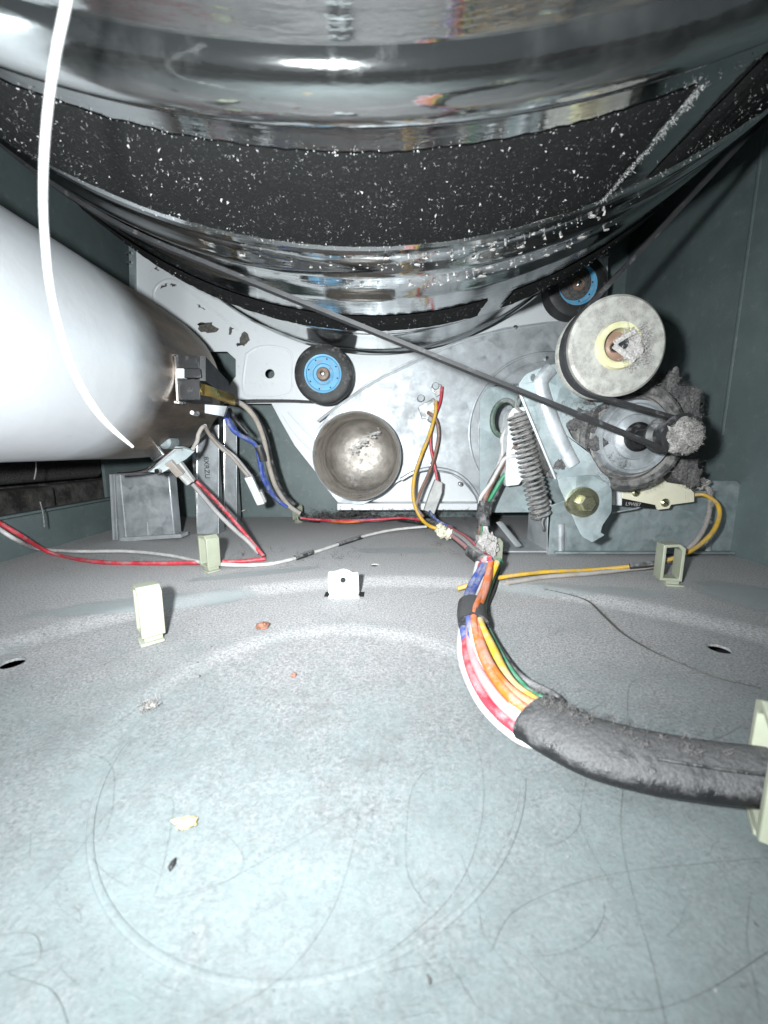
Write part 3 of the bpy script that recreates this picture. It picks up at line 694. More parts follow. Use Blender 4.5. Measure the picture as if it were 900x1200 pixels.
MB().tube([P(700, 604, .350), P(745, 596, .346), P(760, 590, .346)], .0012, 6, .6).build('lever', M['galv_d'], bs)
text_mesh('L9W87', .0046, 'switch_marking', M['w_gry'], bs, P(742, 591, .3443), (R_(90), R_(4), 0))

# ================================================================ wire clips
def make_clip():
    t = thing('wire_clip', 'x', 'clip', (0, 0, 0), 'cream plastic wire clips on the floor')
    w_, h_, d_, th = .015, .033, .012, .0022
    out = [(-w_ / 2, -d_ / 2, .004), (w_ / 2, -d_ / 2, .004), (w_ / 2, -d_ / 2, h_ - .003), (w_ / 2 - .004, -d_ / 2, h_), (-w_ / 2, -d_ / 2, h_ - .001)]
    inn = [(-w_ / 2 + th, -d_ / 2, .004 + th), (w_ / 2 - th, -d_ / 2, .004 + th), (w_ / 2 - th, -d_ / 2, h_ - .003 - th), (w_ / 2 - .005, -d_ / 2, h_ - th), (-w_ / 2 + th, -d_ / 2, h_ - .001 - th)]
    MB().prism(out, (0, d_, 0), [inn]).build('loop', M['clip'], t, bevel=.0005)
    MB().box((.002, 0, .003), (.009, .0095, .0036)).build('neck', M['clip'], t, bevel=.0005)
    MB().box((.003, -.001, .0007), (.012, .012, .0016)).build('foot', M['clip'], t, bevel=.0005)
    return t
clip0 = make_clip()
cl_data = [((178, 748), -48, 1.0, 'empty cream wire clip standing alone in the left foreground'),
           ((247, 668), -38, .98, 'cream wire clip holding the red and white wires'),
           ((349, 612), -40, .8, 'small cream wire clip near the back below the exhaust pipe'),
           ((575, 672), -62, .95, 'lint caked wire clip at the top of the coloured harness'),
           ((781, 684), -12, 1.02, 'cream wire clip holding the yellow wire by right wall'),
           ((903, 1010), 72, 1.1, 'large looking cream wire clip at the right frame edge')]
for i, (q, az, sc, lb) in enumerate(cl_data):
    o = clip0 if i == 0 else copy_tree(clip0)
    o.location = F(*q); o.rotation_euler = (0, 0, R_(az)); o.scale = (sc, sc, sc); o['label'] = lb
    if i == 5: o.location = (.1098, .0958, fz(.1098, .0958)); o.rotation_euler = (0, 0, R_(55)); o.scale = (1.6, .5, 1.1)
    if i == 3:
        mb = MB(); cc_ = Vector((0, -.003, .018))
        for k in range(5): clump(mb, (rnd.uniform(-.006, .007), rnd.uniform(-.008, -.003), rnd.uniform(.006, .03)), .007, seed=k + 50, sq=(1, .7, 1.2))
        fuzz(mb, [(Vector((rnd.uniform(-.011, .011), rnd.uniform(-.011, -.002), rnd.uniform(.003, .034))), Vector((0, -1, 0))) for _ in range(120)], 700, .005)
        lc = mb.build('lint_cake', M['lint'], None, kind='stuff'); lc.parent = o

# ================================================================ wires
def path(pts, n=7):
    r = []
    for p in pts:
        if isinstance(p, Vector): r.append(p)
        elif len(p) == 3: r.append(P(*p))
        else: r.append(F(p[0], p[1], .0018))
    return smooth(r, n)
def wire(par, pts, m, r=.0016, name='wire', n=8):
    return MB().tube(path(pts), r, n).build(name, M[m], par, smooth=60)
def fl(x, y, h): return F(x, y, h)
rw = thing('red_white_wires', 'red and white wire pair running along the floor from left', 'wires', F(240, 662))
wire(rw, [(-12, 606, .33), (20, 625, .335), fl(60, 648, .003), fl(110, 658, .002), fl(170, 660, .002), fl(240, 659, .004), fl(280, 658, .002), fl(311, 655, .002)], 'w_red', .0020)
wire(rw, [(-12, 612, .325), (18, 632, .33), fl(45, 643, .006), fl(90, 646, .004), fl(150, 646, .004), fl(200, 651, .004), fl(245, 660, .005), fl(300, 662, .002), fl(335, 657, .002), fl(375, 645, .002), fl(420, 630, .003), fl(460, 621, .005), fl(500, 617, .008)], 'w_white', .0018)
for a, b in (((346, 654), (366, 647)), ((396, 638), (424, 629)), ((236, 660), (262, 659))):
    MB().tube([fl(*a, .0022), fl((a[0] + b[0]) / 2, (a[1] + b[1]) / 2, .003), fl(*b, .0024)], .0029, 8).build('tape_wrap', M['tape'], rw)
wire(rw, [(206, 548, .372), (228, 570, .38), (252, 598, .37), (274, 620, .365), (290, 634, .36), fl(303, 648, .006)], 'w_gry', .0022)
wire(rw, [(213, 548, .375), (232, 566, .385), (256, 590, .38), (278, 615, .37), (294, 634, .365), fl(309, 652, .004)], 'w_red', .0020)
mb = MB(); base = [(p, Vector((0, -.4, .6))) for p in path([(236, 572, .378), (262, 600, .372), (284, 626, .362)])]
fuzz(mb, base, 420, .004, .00006)
fuzz(mb, [(F(rnd.uniform(60, 500), 0 + rnd.gauss(655, 8), .003), Vector((0, 0, 1))) for _ in range(90)], 260, .006, .00005); fuzz(mb, [(F(rnd.gauss(340, 60), rnd.gauss(652, 6), .002), Vector((0, 0, 1))) for _ in range(60)], 140, .006); mb.build('lint_fuzz', M['lint_d'], rw, kind='stuff')

yw = thing('yellow_wire_pair', 'yellow and dusty brown wires from the belt switch across floor', 'wires', F(780, 672))
wire(yw, [(812, 580, .35), (826, 580, .345), (840, 590, .335), (843, 604, .328), (836, 622, .320), (818, 640, .312), (795, 652, .305), (770, 659, .305), (735, 664, .312), (690, 668, .314), fl(640, 670, .006), fl(590, 677, .006), fl(560, 683, .008), fl(536, 690, .004)], 'w_yel', .0018)
wire(yw, [(812, 572, .352), (826, 570, .35), (832, 580, .345), (830, 605, .335), (820, 628, .322), (800, 648, .312), (770, 662, .31), (735, 667, .314), fl(690, 672, .003), fl(640, 676, .002), fl(595, 684, .004)], 'w_tan', .0020)
MB().tube([P(738, 663.5, .309), P(756, 662, .306), P(768, 660.5, .304)], .0026, 8).build('tape_wrap', M['tape'], yw)
mb = MB(); fuzz(mb, [(P(x + rnd.gauss(0, 2), y + rnd.gauss(0, 2), .333), Vector((0, -1, 0))) for x, y in ((822, 566), (832, 575), (834, 590), (828, 610), (818, 562)) for _ in range(14)], 420, .004)
clump(mb, P(822, 567, .348), .005, seed=77); mb.build('lint_fuzz', M['lint'], yw, kind='stuff')

# thermostat on the housing with its leads
th = thing('thermal_cutout', 'small metal thermal cutout with red, yellow and brown leads', 'thermostat', P(503, 490, .494))
plate([(490, 477), (508, 466), (514, 476), (508, 492), (494, 490)], .492, .006).build('mount', M['chrome'], th, bevel=.0006)
plate([(497, 478), (507, 471), (511, 479), (501, 486)], .489, .006).build('body', M['white'], th, bevel=.0006)
plate([(504, 455), (517, 450), (520, 460), (512, 465)], .494, .006).build('tab', M['chrome'], th, bevel=.0006)
for x, y in ((493, 467), (510, 453), (505, 491)): MB().lathe([(.0001, -.006), (.0036, -.006), (.0044, -.004), (.0044, .003)], P(x, y, .495), 20).build('screw', M['galv_d'], th)
wire(th, [(511, 470, .487), (510, 485, .483), (503, 510, .48), (492, 538, .475), (485, 562, .468), (485, 588, .46), (494, 608, .45), (505, 617, .44), (517, 620, .435)], 'w_yel', .0022)
wire(th, [(518, 453, .49), (516, 470, .488), (509, 490, .486), (505, 508, .486), (505, 525, .485), (509, 545, .482), (512, 560, .48), (513, 572, .478)], 'w_red', .0018)
wire(th, [(501, 483, .487), (511, 492, .482), (514, 510, .48), (510, 532, .478), (502, 556, .472), (493, 576, .466), (488, 594, .458), (496, 606, .45)], 'w_brn', .0022)
cn = plate([(510, 562), (519, 566), (518, 578), (509, 603), (497, 598), (503, 580)], .476, .009).build('connector', M['grey'], th, bevel=.001)
wire(th, [(503, 598, .478), (508, 606, .466), (518, 613, .455), (530, 618, .445)], 'w_blue', .0016)

# harness along the back: trunk, branch wires, terminal block leads
bh_ = thing('rear_harness', 'lint covered wire trunk along the back floor below the pipe', 'wires', F(480, 612))
for k, (m, dz) in enumerate((('w_blue', 0), ('w_org', .0036), ('w_gry', .0018), ('w_blk', -.001), ('w_red', .0052))):
    wire(bh_, [fl(352, 607, .006 + dz), fl(372, 609, .003 + dz), fl(405, 610 + k % 2 * 2, .004 + dz), fl(440, 608 + k % 3, .006 + dz), fl(470, 607, .008 + dz), fl(492, 609, .009 + dz)], m, .0018)
MB().tube(path([fl(350, 606, .008), fl(362, 608, .006), fl(374, 609, .006)]), .0048, 10).build('tape_wrap', M['tape'], bh_)
MB().tube(path([fl(468, 607, .009), fl(486, 609, .010), fl(505, 613, .010), fl(520, 620, .010)]), [.0055] * 22, 10).build('trunk_wrap', M['tape'], bh_)
for k, m in enumerate(('w_blue', 'w_red', 'w_gry', 'w_pnk', 'w_blk', 'w_blue')):
    a = k * 1.05; o_ = Vector((math.cos(a) * .0038, 0, math.sin(a) * .0038 + .002))
    wire(bh_, [fl(515, 617, .009) + o_, fl(530, 627, .010) + o_, fl(545, 638, .011) + o_ * 1.2, fl(558, 650, .012) + o_, fl(571, 660, .016) + o_ * .7], m, .0022)
MB().tube(path([fl(552, 646, .012), fl(560, 652, .013), fl(568, 658, .015)]), .0062, 10).build('tape_wrap', M['tape'], bh_)
mb = MB()
for k in range(5): clump(mb, F(521 + rnd.gauss(0, 4), 622 + rnd.gauss(0, 4), .013), .0055, seed=k + 90)
mb.build('foam_wad', M['foam'], bh_, smooth=20, kind='stuff')
wire(bh_, [(602, 492, .40), (594, 502, .405), (588, 515, .41), (589, 530, .41), (580, 555, .405), (568, 585, .40), (566, 605, .395)], 'w_white', .0021)
wire(bh_, [(600, 486, .402), (593, 492, .415), (589, 500, .425), (588, 512, .435)], 'w_white', .0021)
wire(bh_, [(608, 520, .397), (600, 525, .398), (588, 545, .40), (576, 565, .40), (567, 588, .398), (566, 606, .395)], 'w_brn', .0034)
wire(bh_, [(604, 534, .395), (592, 537, .396), (585, 548, .397), (575, 566, .398), (563, 584, .397), (563, 605, .395)], 'w_white', .0021)
wire(bh_, [(604, 552, .398), (592, 556, .40), (580, 575, .40), (571, 592, .398), (568, 608, .394)], 'w_grn', .0022)
wire(bh_, [(602, 546, .402), (590, 562, .405), (577, 588, .402), (571, 604, .396)], 'w_blk', .0036)
MB().tube(path([(567, 588, .398), (566, 603, .394), (567, 618, .388)]), .0066, 12).build('tape_wrap', M['tape'], bh_)
for k, (m, dx) in enumerate((('w_grn', -4), ('w_white', 0), ('w_white', 4), ('w_brn', -7))):
    wire(bh_, [(567 + dx * .5, 614, .388), (568 + dx, 628, .378), (571 + dx * 1.3, 642, .365), (573 + dx, 658, .35)], m, .0019)
MB().tube([P(585, 612, .39), P(608, 640, .36)], .004, 4, .3).build('metal_strap', M['galv_d'], bh_)
mb = MB()
fuzz(mb, [(F(rnd.uniform(352, 470), rnd.gauss(608, 2), .008), Vector((0, -.3, 1))) for _ in range(80)], 800, .005)
fuzz(mb, [(F(rnd.uniform(500, 575), 0 + 612 + rnd.uniform(0, 40), .012), Vector((0, -.3, 1))) for _ in range(60)], 260, .006)
fuzz(mb, [(P(rnd.gauss(567, 3), rnd.uniform(585, 620), .388), Vector((0, -1, 0))) for _ in range(50)], 400, .0035)
for k in range(16): clump(mb, F(rnd.uniform(355, 470), rnd.gauss(606, 2), .006), .005, seed=k + 120, sq=(1.6, 1, .8))
mb.build('lint_fuzz', M['lint_d'], bh_, kind='stuff')

# main coloured harness in the right foreground
hs = thing('coloured_harness', 'bundle of coloured wires bending into a black lint covered sleeve', 'wires', F(580, 800))
ctr = [(574, 660, .022), (564, 690, .012), (556, 720, .011), (562, 762, .010), (586, 808, .011), (628, 844, .009), (652, 858, .006)]
side = [(16, -2), (15, -2), (14, 2), (24, -5), (26, -15), (24, -24), (14, -15)]
def lane(t, h):
    r = []
    for i, ((x, y, z), (sx, sy)) in enumerate(zip(ctr, side)):
        e = 0 if i == 6 else rnd.gauss(0, .10)
        r.append(F(x + sx * .84 * (t + e), y + sy * .84 * (t + e), max(.0025, z + h + rnd.gauss(0, .0008))))
    return r
lanes = [('w_white', -.98, -.006), ('w_red', -.72, -.002), ('w_pnk', -.46, .001), ('w_white', -.2, .003), ('w_org', .06, .004), ('w_org', .3, .004), ('w_yel', .52, .0015), ('w_grn', .72, -.001), ('w_grn', .92, -.004), ('w_blk', 1.05, -.007)]
for m, t, h in lanes: wire(hs, lane(t, h), m, .0022, n=10)
wire(hs, [F(566, 662, .022), F(550, 690, .012), F(543, 722, .009), F(546, 752, .007), F(552, 778, .004), F(575, 815, .003), F(640, 856, .004)], 'w_blue', .0024, n=10)
wire(hs, [F(570, 662, .024), F(556, 690, .016), F(550, 718, .015), F(553, 745, .012), F(560, 775, .004)], 'w_blue', .0022, n=10)
MB().tube(path([F(553, 708, .011), F(553, 720, .011), F(555, 732, .011)]), .0088, 14, .75).build('tape_wrap', M['sleeve'], hs)
sl = path([F(630, 841, .011), F(650, 853, .011), F(690, 873, .011), F(745, 888, .012), F(800, 898, .013), F(850, 905, .014), F(915, 911, .016)])
MB().tube(sl, [.0124 - .0040 * (i / len(sl)) ** .8 for i in range(len(sl))], 18, .58, up=(0, -.35, 1)).build('sleeve', M['sleeve'], hs)
MB().tube([p + Vector((0, -.0062, .0058)) for p in sl[22:]], .0005, 6).build('sleeve_seam', M['sleeve'], hs)
mb = MB(); base = [(p + Vector((rnd.gauss(0, .001), rnd.uniform(-.004, .009), .0075)), Vector((0, 0, 1))) for i, p in enumerate(sl[:-4]) for _ in range(5) if rnd.random() > i / len(sl)]
fuzz(mb, base, 1500, .0022, .00005)
base = [(p + Vector((.0015, .006, 0)), Vector((1, .3, .3))) for p in lane(1.05, -.005)[1:]]; base = [(p, Vector((.6, .3, .3))) for p in smooth([b[0] for b in base], 10)]
fuzz(mb, base, 160, .003, .00006)
mb.build('lint_fuzz', M['lint_d2'], hs, kind='stuff')

# ================================================================ burner assembly on the left
TC = Vector((-.247, 0, .172)); TR = .075
bt = thing('burner_tube', 'big white glaring round burner tube on the left', 'tube', (TC.x, .36, TC.z))
tp = [(TR, -.01), (TR, .30), (TR + .0004, .36), (TR, .385), (TR - .0008, .41), (TR - .003, .428), (TR - .008, .440), (TR - .02, .452), (.035, .462), (.034, .53)]
MB().lathe([(r, y) for r, y in tp], TC, 120).build('shell', M['tube'], bt, smooth=50)
d0 = P(184, 455, .362)
MB().tube(smooth([P(186, 440, .352), P(185, 452, .352), P(180, 460, .351)], 6), [.0006] + [.0016] * 11 + [.0006], 8, .5).build('pressed_dimple', M['chrome'], bt)
def on_tube(px, py, off=0.):            # nearest point of the tube along a line of sight
    d = ray(px, py); a = d.x ** 2 + d.z ** 2; b = 2 * (-TC.x * d.x + (CAM.z - TC.z) * d.z); c_ = TC.x ** 2 + (CAM.z - TC.z) ** 2 - (TR + off) ** 2
    D = b * b - 4 * a * c_; t = (-b - math.sqrt(max(D, 0))) / (2 * a); return CAM + d * t
fs = thing('flame_sensor', 'black boxed flame sensor with brass tab mounted on burner tube', 'sensor', P(236, 480, .34))
SY = .332
plate([(206, 416), (233, 417), (234, 432), (207, 432)], SY, .022).build('upper_block', M['black'], fs, bevel=.0006)
plate([(216, 432), (235, 432), (236, 443), (216, 443)], SY - .001, .022).build('middle_block', M['black'], fs, bevel=.0006)
plate([(207, 444), (234, 444), (235, 469), (209, 469)], SY, .024).build('lower_block', M['black'], fs, bevel=.0006)
plate([(206.5, 432), (215, 432), (215, 443), (207, 443)], SY - .0012, .006).build('white_insert', M['white'], fs)
plate([(204, 416), (206, 416), (209, 471), (207, 471)], SY - .002, .012).build('bracket_edge', M['chrome'], fs)
plate([(201, 415), (206, 415), (206, 417.5), (201, 417)], SY - .002, .006).build('bracket_lip', M['chrome'], fs)
plate([(204, 470), (210, 470), (210, 473), (204, 472.5)], SY - .002, .006).build('bracket_lip', M['chrome'], fs)
a0, a1 = P(234, 418, SY), P(234, 446, SY)
MB().prism([P(234, 417, SY), P(262, 447, SY + .05), P(262, 466, SY + .05), P(234, 446, SY)], (.004, .002, 0)).build('side_cheek', M['black'], fs)
MB().prism([P(235, 449, SY), P(272, 463, SY + .045), P(272, 475, SY + .045), P(246, 465, SY + .012), P(235, 463, SY)], (.002, .003, 0)).build('brass_tab', M['brass'], fs, bevel=.0004)
MB().lathe([(.0001, -.003), (.0018, -.003), (.0022, 0), (.0022, .006)], P(227, 484, SY + .006), 16).build('screw', M['chrome'], fs)
MB().prism([P(240, 474, SY + .01), P(266, 476, SY + .03), P(262, 488, SY + .03), P(240, 484, SY + .01)], (0, .004, 0)).build('lower_bracket', M['galv_d'], fs)

ig = thing('igniter_mount', 'silver igniter bracket with ceramic plug under the burner tube', 'igniter', P(195, 545, .36))
def quad(pts, Y, th, name, m, bevel=.0005, par=None): return plate(pts, Y, th).build(name, M[m], par or ig, bevel=bevel)
TY = on_tube(176, 526).y - .006
quad([(171, 517), (178, 515), (192, 533), (180, 541), (168, 528)], TY, .003, 'bracket_tab', 'chrome')
MB().prism([P(160, 523, TY - .001), P(172, 514, TY - .001), P(178, 519, TY - .001), P(166, 528, TY - .001)], (.001, .004, 0), [[P(163.5, 523, TY - .001), P(171, 517, TY - .001), P(174, 519, TY - .001), P(166.5, 525.5, TY - .001)]]).build('slotted_end', M['chrome'], ig)
MB().lathe([(.0001, -.004), (.004, -.004), (.0062, -.002), (.0066, .001), (.0066, .012)], P(194, 518, .362), 28).build('bolt_head', M['galv_b'], ig)
MB().prism([P(174, 553, .345), P(206, 523, .350), P(215, 523, .355), P(228, 529, .358), P(218, 538, .356), P(190, 554, .348)], (0, .002, .0005)).build('flange_plate', M['galv_b'], ig)
MB().tube([P(174, 552, .344), P(205, 526, .348), P(214, 527, .352)], .0012, 6).build('flange_edge', M['chrome'], ig)
q0, q1 = P(198, 540, .352), P(222, 566, .362)
MB().tube([q0, q0.lerp(q1, .6)], .0066, 4, .8).build('plug', M['w_tan'], ig, smooth=20, bevel=.0006)
MB().tube([P(208, 540, .358), P(226, 564, .366)], .0045, 4, .8).build('plug', M['grey'], ig, smooth=20, bevel=.0006)
MB().tube([q0.lerp(q1, .55), q1], .0036, 8).build('plug_boot', M['grey'], ig)
MB().lathe([(.0001, -.003), (.0022, -.003), (.0026, 0)], P(186, 552, .345), 16).build('screw', M['chrome'], ig)
MB().tube(smooth([P(138, 555, .362), P(155, 554, .36), P(170, 551, .352), P(176, 548, .346)], 5), .0014, 6).build('support_strap', M['chrome'], ig)
wire(ig, [(225, 528, .36), (231, 517, .362), (233, 508, .364), (239, 500, .37), (246, 510, .385), (258, 524, .40), (272, 536, .41), (284, 550, .42), (291, 558, .422)], 'w_tan', .0019)
wire(ig, [(240, 499, .372), (248, 512, .392), (262, 525, .41), (276, 536, .415), (287, 549, .424), (294, 558, .426)], 'w_gry', .0019)

sv = thing('sensor_leads', 'dusty blue and black leads from flame sensor to a white connector', 'wires', F(320, 600))
wire(sv, [(262, 482, .40), (266, 492, .405), (274, 505, .41), (288, 514, .42), (300, 522, .43), (304, 540, .435), (308, 560, .44), (318, 578, .45), (330, 590, .46)], 'w_blue', .0024)
wire(sv, [(264, 480, .404), (270, 495, .41), (280, 508, .42), (294, 516, .43), (304, 530, .436), (309, 555, .442), (322, 582, .452), (336, 594, .46)], 'w_blue', .002)
wire(sv, [(270, 470, .42), (284, 474, .43), (299, 490, .44), (309, 515, .45), (315, 545, .455), (324, 572, .46), (338, 592, .468), (352, 602, .47)], 'w_tan', .003)
wire(sv, [(272, 472, .428), (290, 478, .445), (304, 497, .455), (313, 525, .462), (320, 552, .466), (330, 577, .472), (344, 592, .478)], 'w_blk', .0036)
wire(sv, [(268, 478, .41), (276, 492, .42), (290, 508, .425)], 'w_blk', .002)
MB().tube(path([(302, 522, .432), (306, 532, .434), (308, 540, .436)]), .0042, 10).build('tape_wrap', M['tape'], sv)
cA, cB = P(291, 558, .424), P(306, 590, .434)
MB().tube([cA, cA.lerp(cB, .5), cB], .0078, 4, .7).build('connector', M['white'], sv, smooth=20, bevel=.0008)
MB().tube([cA.lerp(cB, .6) + Vector((.003, -.001, .002)), cB + Vector((.003, -.001, .002))], .0072, 4, .7).build('connector', M['grey'], sv, smooth=20, bevel=.0008)
mb = MB(); fuzz(mb, [(P(rnd.gauss(300, 12), rnd.uniform(500, 595), .44), Vector((0, -1, 0))) for _ in range(60)], 160, .005); mb.build('lint_fuzz', M['lint'], sv, kind='stuff')

gv = thing('valve_box', 'square galvanised steel box on the floor under the burner tube', 'box', F(168, 633))
GY = F(168, 633).y
plate([(134, 556), (198, 553), (205, 628), (139, 633)], GY, .016).build('case', M['galv'], gv, bevel=.0015)
for k, x in enumerate((128, 131.5)):
    plate([(x, 556), (x + 2.5, 556), (x + 6.5, 633), (x + 4, 633)], GY - .003 + .004 * k, .016).build('side_leaf', M['galv_d'], gv)
plate([(140, 630), (212, 626), (213, 630), (140, 635)], GY - .004, .016).build('foot_flange', M['galv_d'], gv)
MB().tube([P(172, 612, GY - .0004), P(173, 628, GY - .0004)], .0012, 6, .5, up=(0, -1, 0)).build('pressed_rib', M['galv'], gv)
MB().tube([P(140, 556, GY), P(147, 630, GY)], .0014, 6, .6, up=(0, -1, 0)).build('pressed_rib', M['galv'], gv)
def channel(x0, x1, yt, yb, name, lb, mirror=1):
    f = F((x0 + x1) / 2, yb); Y = f.y
    t = thing(name, lb, 'bracket', f)
    plate([(x0, yt), (x1, yt), (x1, yb), (x0, yb)], Y, .0016).build('web', M['galv'], t, bevel=.0005)
    for x, d in ((x0, 1), (x1, 1)):
        q = P(x, yb, Y); tq = P(x, yt, Y)
        MB().box((q.x + (.0010 if x == x0 else -.0008), Y + .0108, (q.z + tq.z) / 2), (.0016, .0185, tq.z - q.z)).build('flange', M['galv'], t, bevel=.0005)
        MB().tube([(q.x, Y - .0002, q.z + .001), (tq.x, Y - .0002, tq.z)], .0011, 8).build('folded_edge', M['chrome' if x == x0 else 'galv'], t)
    return t, Y
ch, CY = channel(231, 256, 498, 626, 'channel_bracket', 'stamped grey steel channel bracket behind the igniter wires')
text_mesh('8XRZU', .0085, 'stamped_code', M['ink'], ch, P(242, 548, CY - .0004), (R_(90), R_(90), 0), .0002)
ch2, _ = channel(263, 277, 488, 614, 'channel_bracket', 'narrow grey steel channel bracket left of the white connector')
ch3 = MB(); 
# a few far wires lying behind the channels
fw = thing('loose_leads', 'tangle of thin red leads on the floor behind the channels', 'wires', F(290, 600))
for k in range(4): wire(fw, [fl(278, 596 + k * 2, .004), fl(286, 592 + k * 2, .012), fl(296, 594 + k, .006), fl(302, 600, .003)], ('w_red', 'w_gry', 'w_red', 'w_white')[k], .0012)

# ================================================================ floor tab, string, debris
tb_ = F(404, 701)
tab = thing('floor_tab', 'small white bent metal tab with a hole on the floor', 'tab', tb_)
ty = tb_.y
plate(rounded([(385, 700), (384, 670), (393, 669.5), (402, 666.5), (408, 668), (413, 671), (420, 670.5), (421, 700)], .2, 2), ty, .0012, [ell(402, 680, 3.3, 3.3, 14)]).build('upright', M['tab'], tab, bevel=.0003)
MB().tube([P(385, 700, ty), P(421, 700, ty)], .0014, 8).build('bend', M['tab'], tab)
for x in (383, 424):
    q = F(x, 698); MB().box(q + Vector((0, .002, .0003)), (.0035, .009, .0004)).build('cutout', M['hole'], tab)
st = smooth([P(84, -60, .086), P(78, 0, .090), P(66, 60, .094), P(56, 130, .098), P(51, 200, .101), P(52, 270, .104), P(61, 350, .107), P(84, 430, .110), (P(118, 488, .113)), P(156, 524, .116)], 8)
tag(MB().tube(st, [.0009 * min(1, (len(st) - i) / 14 + .25) for i in range(len(st))], 10).build('hanging_string', M['string']), 'white string hanging loose in front of the burner tube', 'string')

def hair(mb, pts, r=.00016, h=.0002):
    r *= .22
    L_ = smooth([F(x, y, h + rnd.uniform(0, .0007)) for x, y in pts], 9); mb.tube(L_, r, 4)
mb = MB()
for pts, r in (
    ([(180, 1051), (210, 1052), (260, 1035), (340, 990), (400, 955), (418, 950), (415, 985), (390, 1065), (330, 1145), (230, 1200)], .00014),
    ([(180, 1050), (192, 1010), (203, 950), (200, 935), (185, 930)], .00014), ([(10, 1090), (80, 1010), (150, 930), (215, 915)], .00013),
    ([(0, 1000), (60, 985), (120, 980), (133, 905), (105, 882), (60, 878), (0, 890)], .00014), ([(165, 826), (100, 875), (40, 905), (0, 915)], .00014),
    ([(325, 790), (290, 820), (250, 835), (200, 880)], .00014), ([(265, 820), (250, 860), (215, 890)], .00012),
    ([(220, 970), (260, 975), (285, 1005), (270, 1030), (200, 1050)], .00012), ([(0, 1095), (40, 1095), (45, 1125), (10, 1140), (60, 1160), (80, 1200)], .00015),
    ([(475, 980), (485, 920), (520, 895), (600, 905), (660, 935), (680, 960), (660, 985), (620, 990), (560, 950), (540, 935)], .00015),
    ([(475, 980), (480, 1030), (520, 1075), (600, 1110), (660, 1165), (740, 1185), (820, 1165), (900, 1115)], .00015),
    ([(560, 870), (567, 930), (555, 1000), (520, 1060), (450, 1120)], .00014), ([(575, 1115), (600, 1070), (660, 1040), (730, 1022), (820, 1012), (900, 1005)], .00016),
    ([(730, 920), (728, 980), (745, 1060), (765, 1130), (780, 1200)], .00016), ([(690, 900), (680, 960), (700, 1010), (725, 1050)], .00013),
    ([(575, 1100), (620, 1120), (680, 1110), (705, 1080), (708, 1060)], .00014), ([(540, 1000), (560, 1060), (570, 1100), (640, 1180)], .00013),
    ([(735, 840), (740, 800), (775, 790), (830, 790), (900, 820)], .0002), ([(735, 840), (770, 865), (830, 868), (870, 850)], .0002),
    ([(665, 830), (690, 820), (710, 820), (690, 833)], .0002), ([(738, 722), (745, 745), (765, 757), (790, 758), (815, 775), (840, 793)], .0002),
    ([(880, 1045), (875, 1100), (890, 1180)], .00012), ([(450, 1140), (520, 1130), (560, 1180), (600, 1200)], .00012), ([(590, 700), (598, 712), (590, 722)], .0002),
    ([(120, 780), (160, 760), (230, 745)], .00016), ([(490, 700), (530, 690), (545, 700)], .0002), ([(650, 745), (660, 735), (700, 745), (720, 760)], .0002)):
    hair(mb, pts, r)
for _ in range(130):
    x, y = rnd.uniform(0, 900), rnd.uniform(700, 1190); a = rnd.uniform(0, 6.28); l = rnd.uniform(8, 40); b = a + rnd.gauss(0, .8)
    hair(mb, [(x, y), (x + l * math.cos(a), y + l * .5 * math.sin(a)), (x + l * math.cos(a) + l * math.cos(b), y + l * .5 * (math.sin(a) + math.sin(b)))], rnd.uniform(.00006, .00011))
tag(mb.build('loose_hair', M['hair'], kind='stuff'), 'long dark hairs lying in loops over the floor', 'hair')
mb = MB(); yp = smooth([F(x, y, .0012) for x, y in ((640, 692), (668, 698), (690, 705), (708, 722), (730, 742), (765, 763), (800, 778), (840, 794), (892, 806))], 8)
mb.tube(yp, [.0002 + .0005 * math.sin(math.pi * min(1, i / len(yp) * 1.3)) ** 2 for i in range(len(yp))], 5)
fuzz(mb, [(p, Vector((0, 0, 1))) for p in yp], 150, .003, .00008)
tag(mb.build('dark_thread', M['hair']), 'dark fuzzy thread winding across the dusty floor at right', 'thread')
mb = MB()
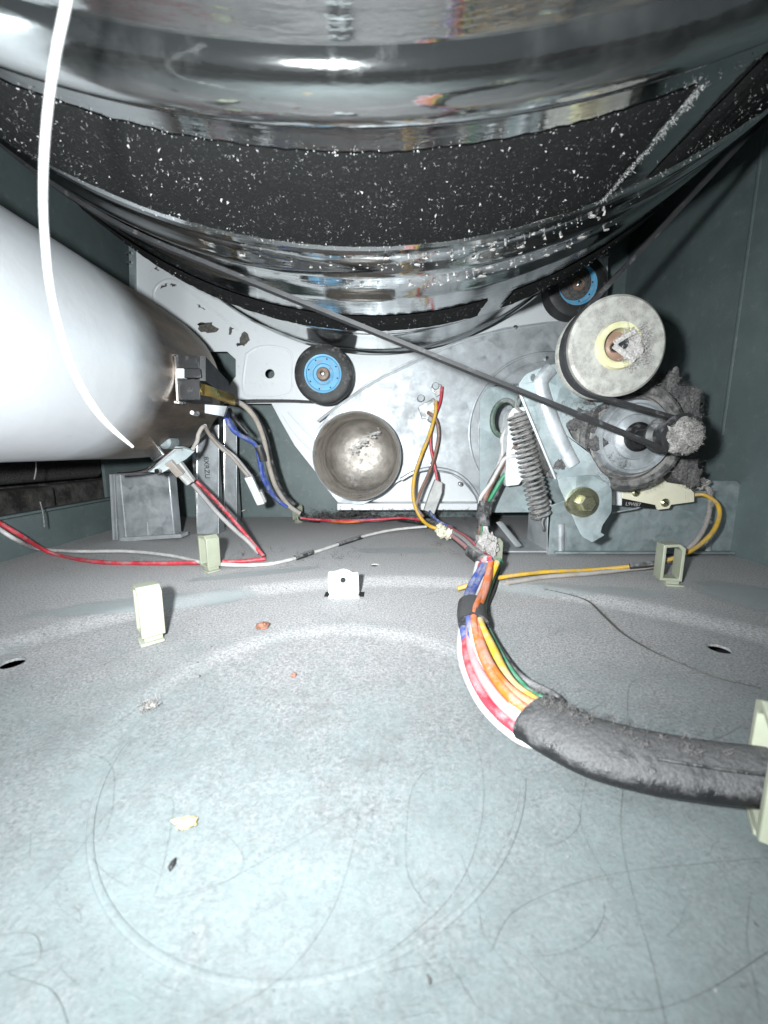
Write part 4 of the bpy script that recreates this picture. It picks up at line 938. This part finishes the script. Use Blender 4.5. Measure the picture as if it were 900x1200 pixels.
for _ in range(900):
    x = rnd.uniform(-.33, .33); y = .06 + .42 * rnd.random() ** 1.4; p = Vector((x, y, fz(x, y) + .0003)); s_ = .00018 + .0006 * rnd.random() ** 6
    ax_ = [Vector((rnd.gauss(0, 1), rnd.gauss(0, 1), abs(rnd.gauss(0, .5)))).normalized() * s_ * rnd.uniform(.4, 1.6) for _ in range(4)]
    mb.add([p + q for q in ax_], [(0, 1, 2), (0, 2, 3), (0, 3, 1), (1, 3, 2)])
tag(mb.build('pale_grit', M['lint_l'], smooth=0, kind='stuff'), 'pale specks of grit scattered over the dusty floor', 'grit')
mb = MB()
for _ in range(260):
    x = rnd.uniform(-.33, .33); y = .06 + .42 * rnd.random() ** 1.4; p = Vector((x, y, fz(x, y) + .0003)); s_ = .0002 + .0008 * rnd.random() ** 6
    ax_ = [Vector((rnd.gauss(0, 1), rnd.gauss(0, 1), abs(rnd.gauss(0, .5)))).normalized() * s_ * rnd.uniform(.4, 1.6) for _ in range(4)]
    mb.add([p + q for q in ax_], [(0, 1, 2), (0, 2, 3), (0, 3, 1), (1, 3, 2)])
tag(mb.build('dark_grit', M['lint_d'], smooth=0, kind='stuff'), 'dark crumbs scattered over the dusty floor', 'grit')
mb = MB(); clump(mb, F(218, 964, .0012), .0023, seed=3, sq=(1.5, .8, .45)); s_ = mb.build('tan_flake', M['seed']); tag(s_, 'small tan oval flake lying in the left foreground', 'flake')
mb = MB(); clump(mb, F(307, 733, .002), .0033, seed=5, sq=(1.2, 1, .6)); tag(mb.build('reddish_crumb', M['rust']), 'small reddish brown crumb left of the floor tab', 'crumb')
mb = MB(); clump(mb, F(344, 791, .001), .0013, seed=6, sq=(1, 1, .7)); tag(mb.build('dark_crumb', M['rust']), 'tiny dark red crumb in the middle of floor', 'crumb')
mb = MB(); q = F(175, 827, .002); fuzz(mb, [(q + Vector((rnd.gauss(0, .0014), rnd.gauss(0, .0014), 0)), Vector((0, 0, .6))) for _ in range(30)], 200, .003, .0001)
clump(mb, q, .0018, seed=8, sq=(1.2, 1, .5)); tag(mb.build('lint_puff', M['lint_b']), 'small white lint puff on the left floor', 'lint')
mb = MB(); clump(mb, F(202, 1013, .0006), .0010, seed=11, sq=(.7, 1.5, .5)); tag(mb.build('black_speck', M['ink']), 'tiny black speck below the tan flake', 'speck')
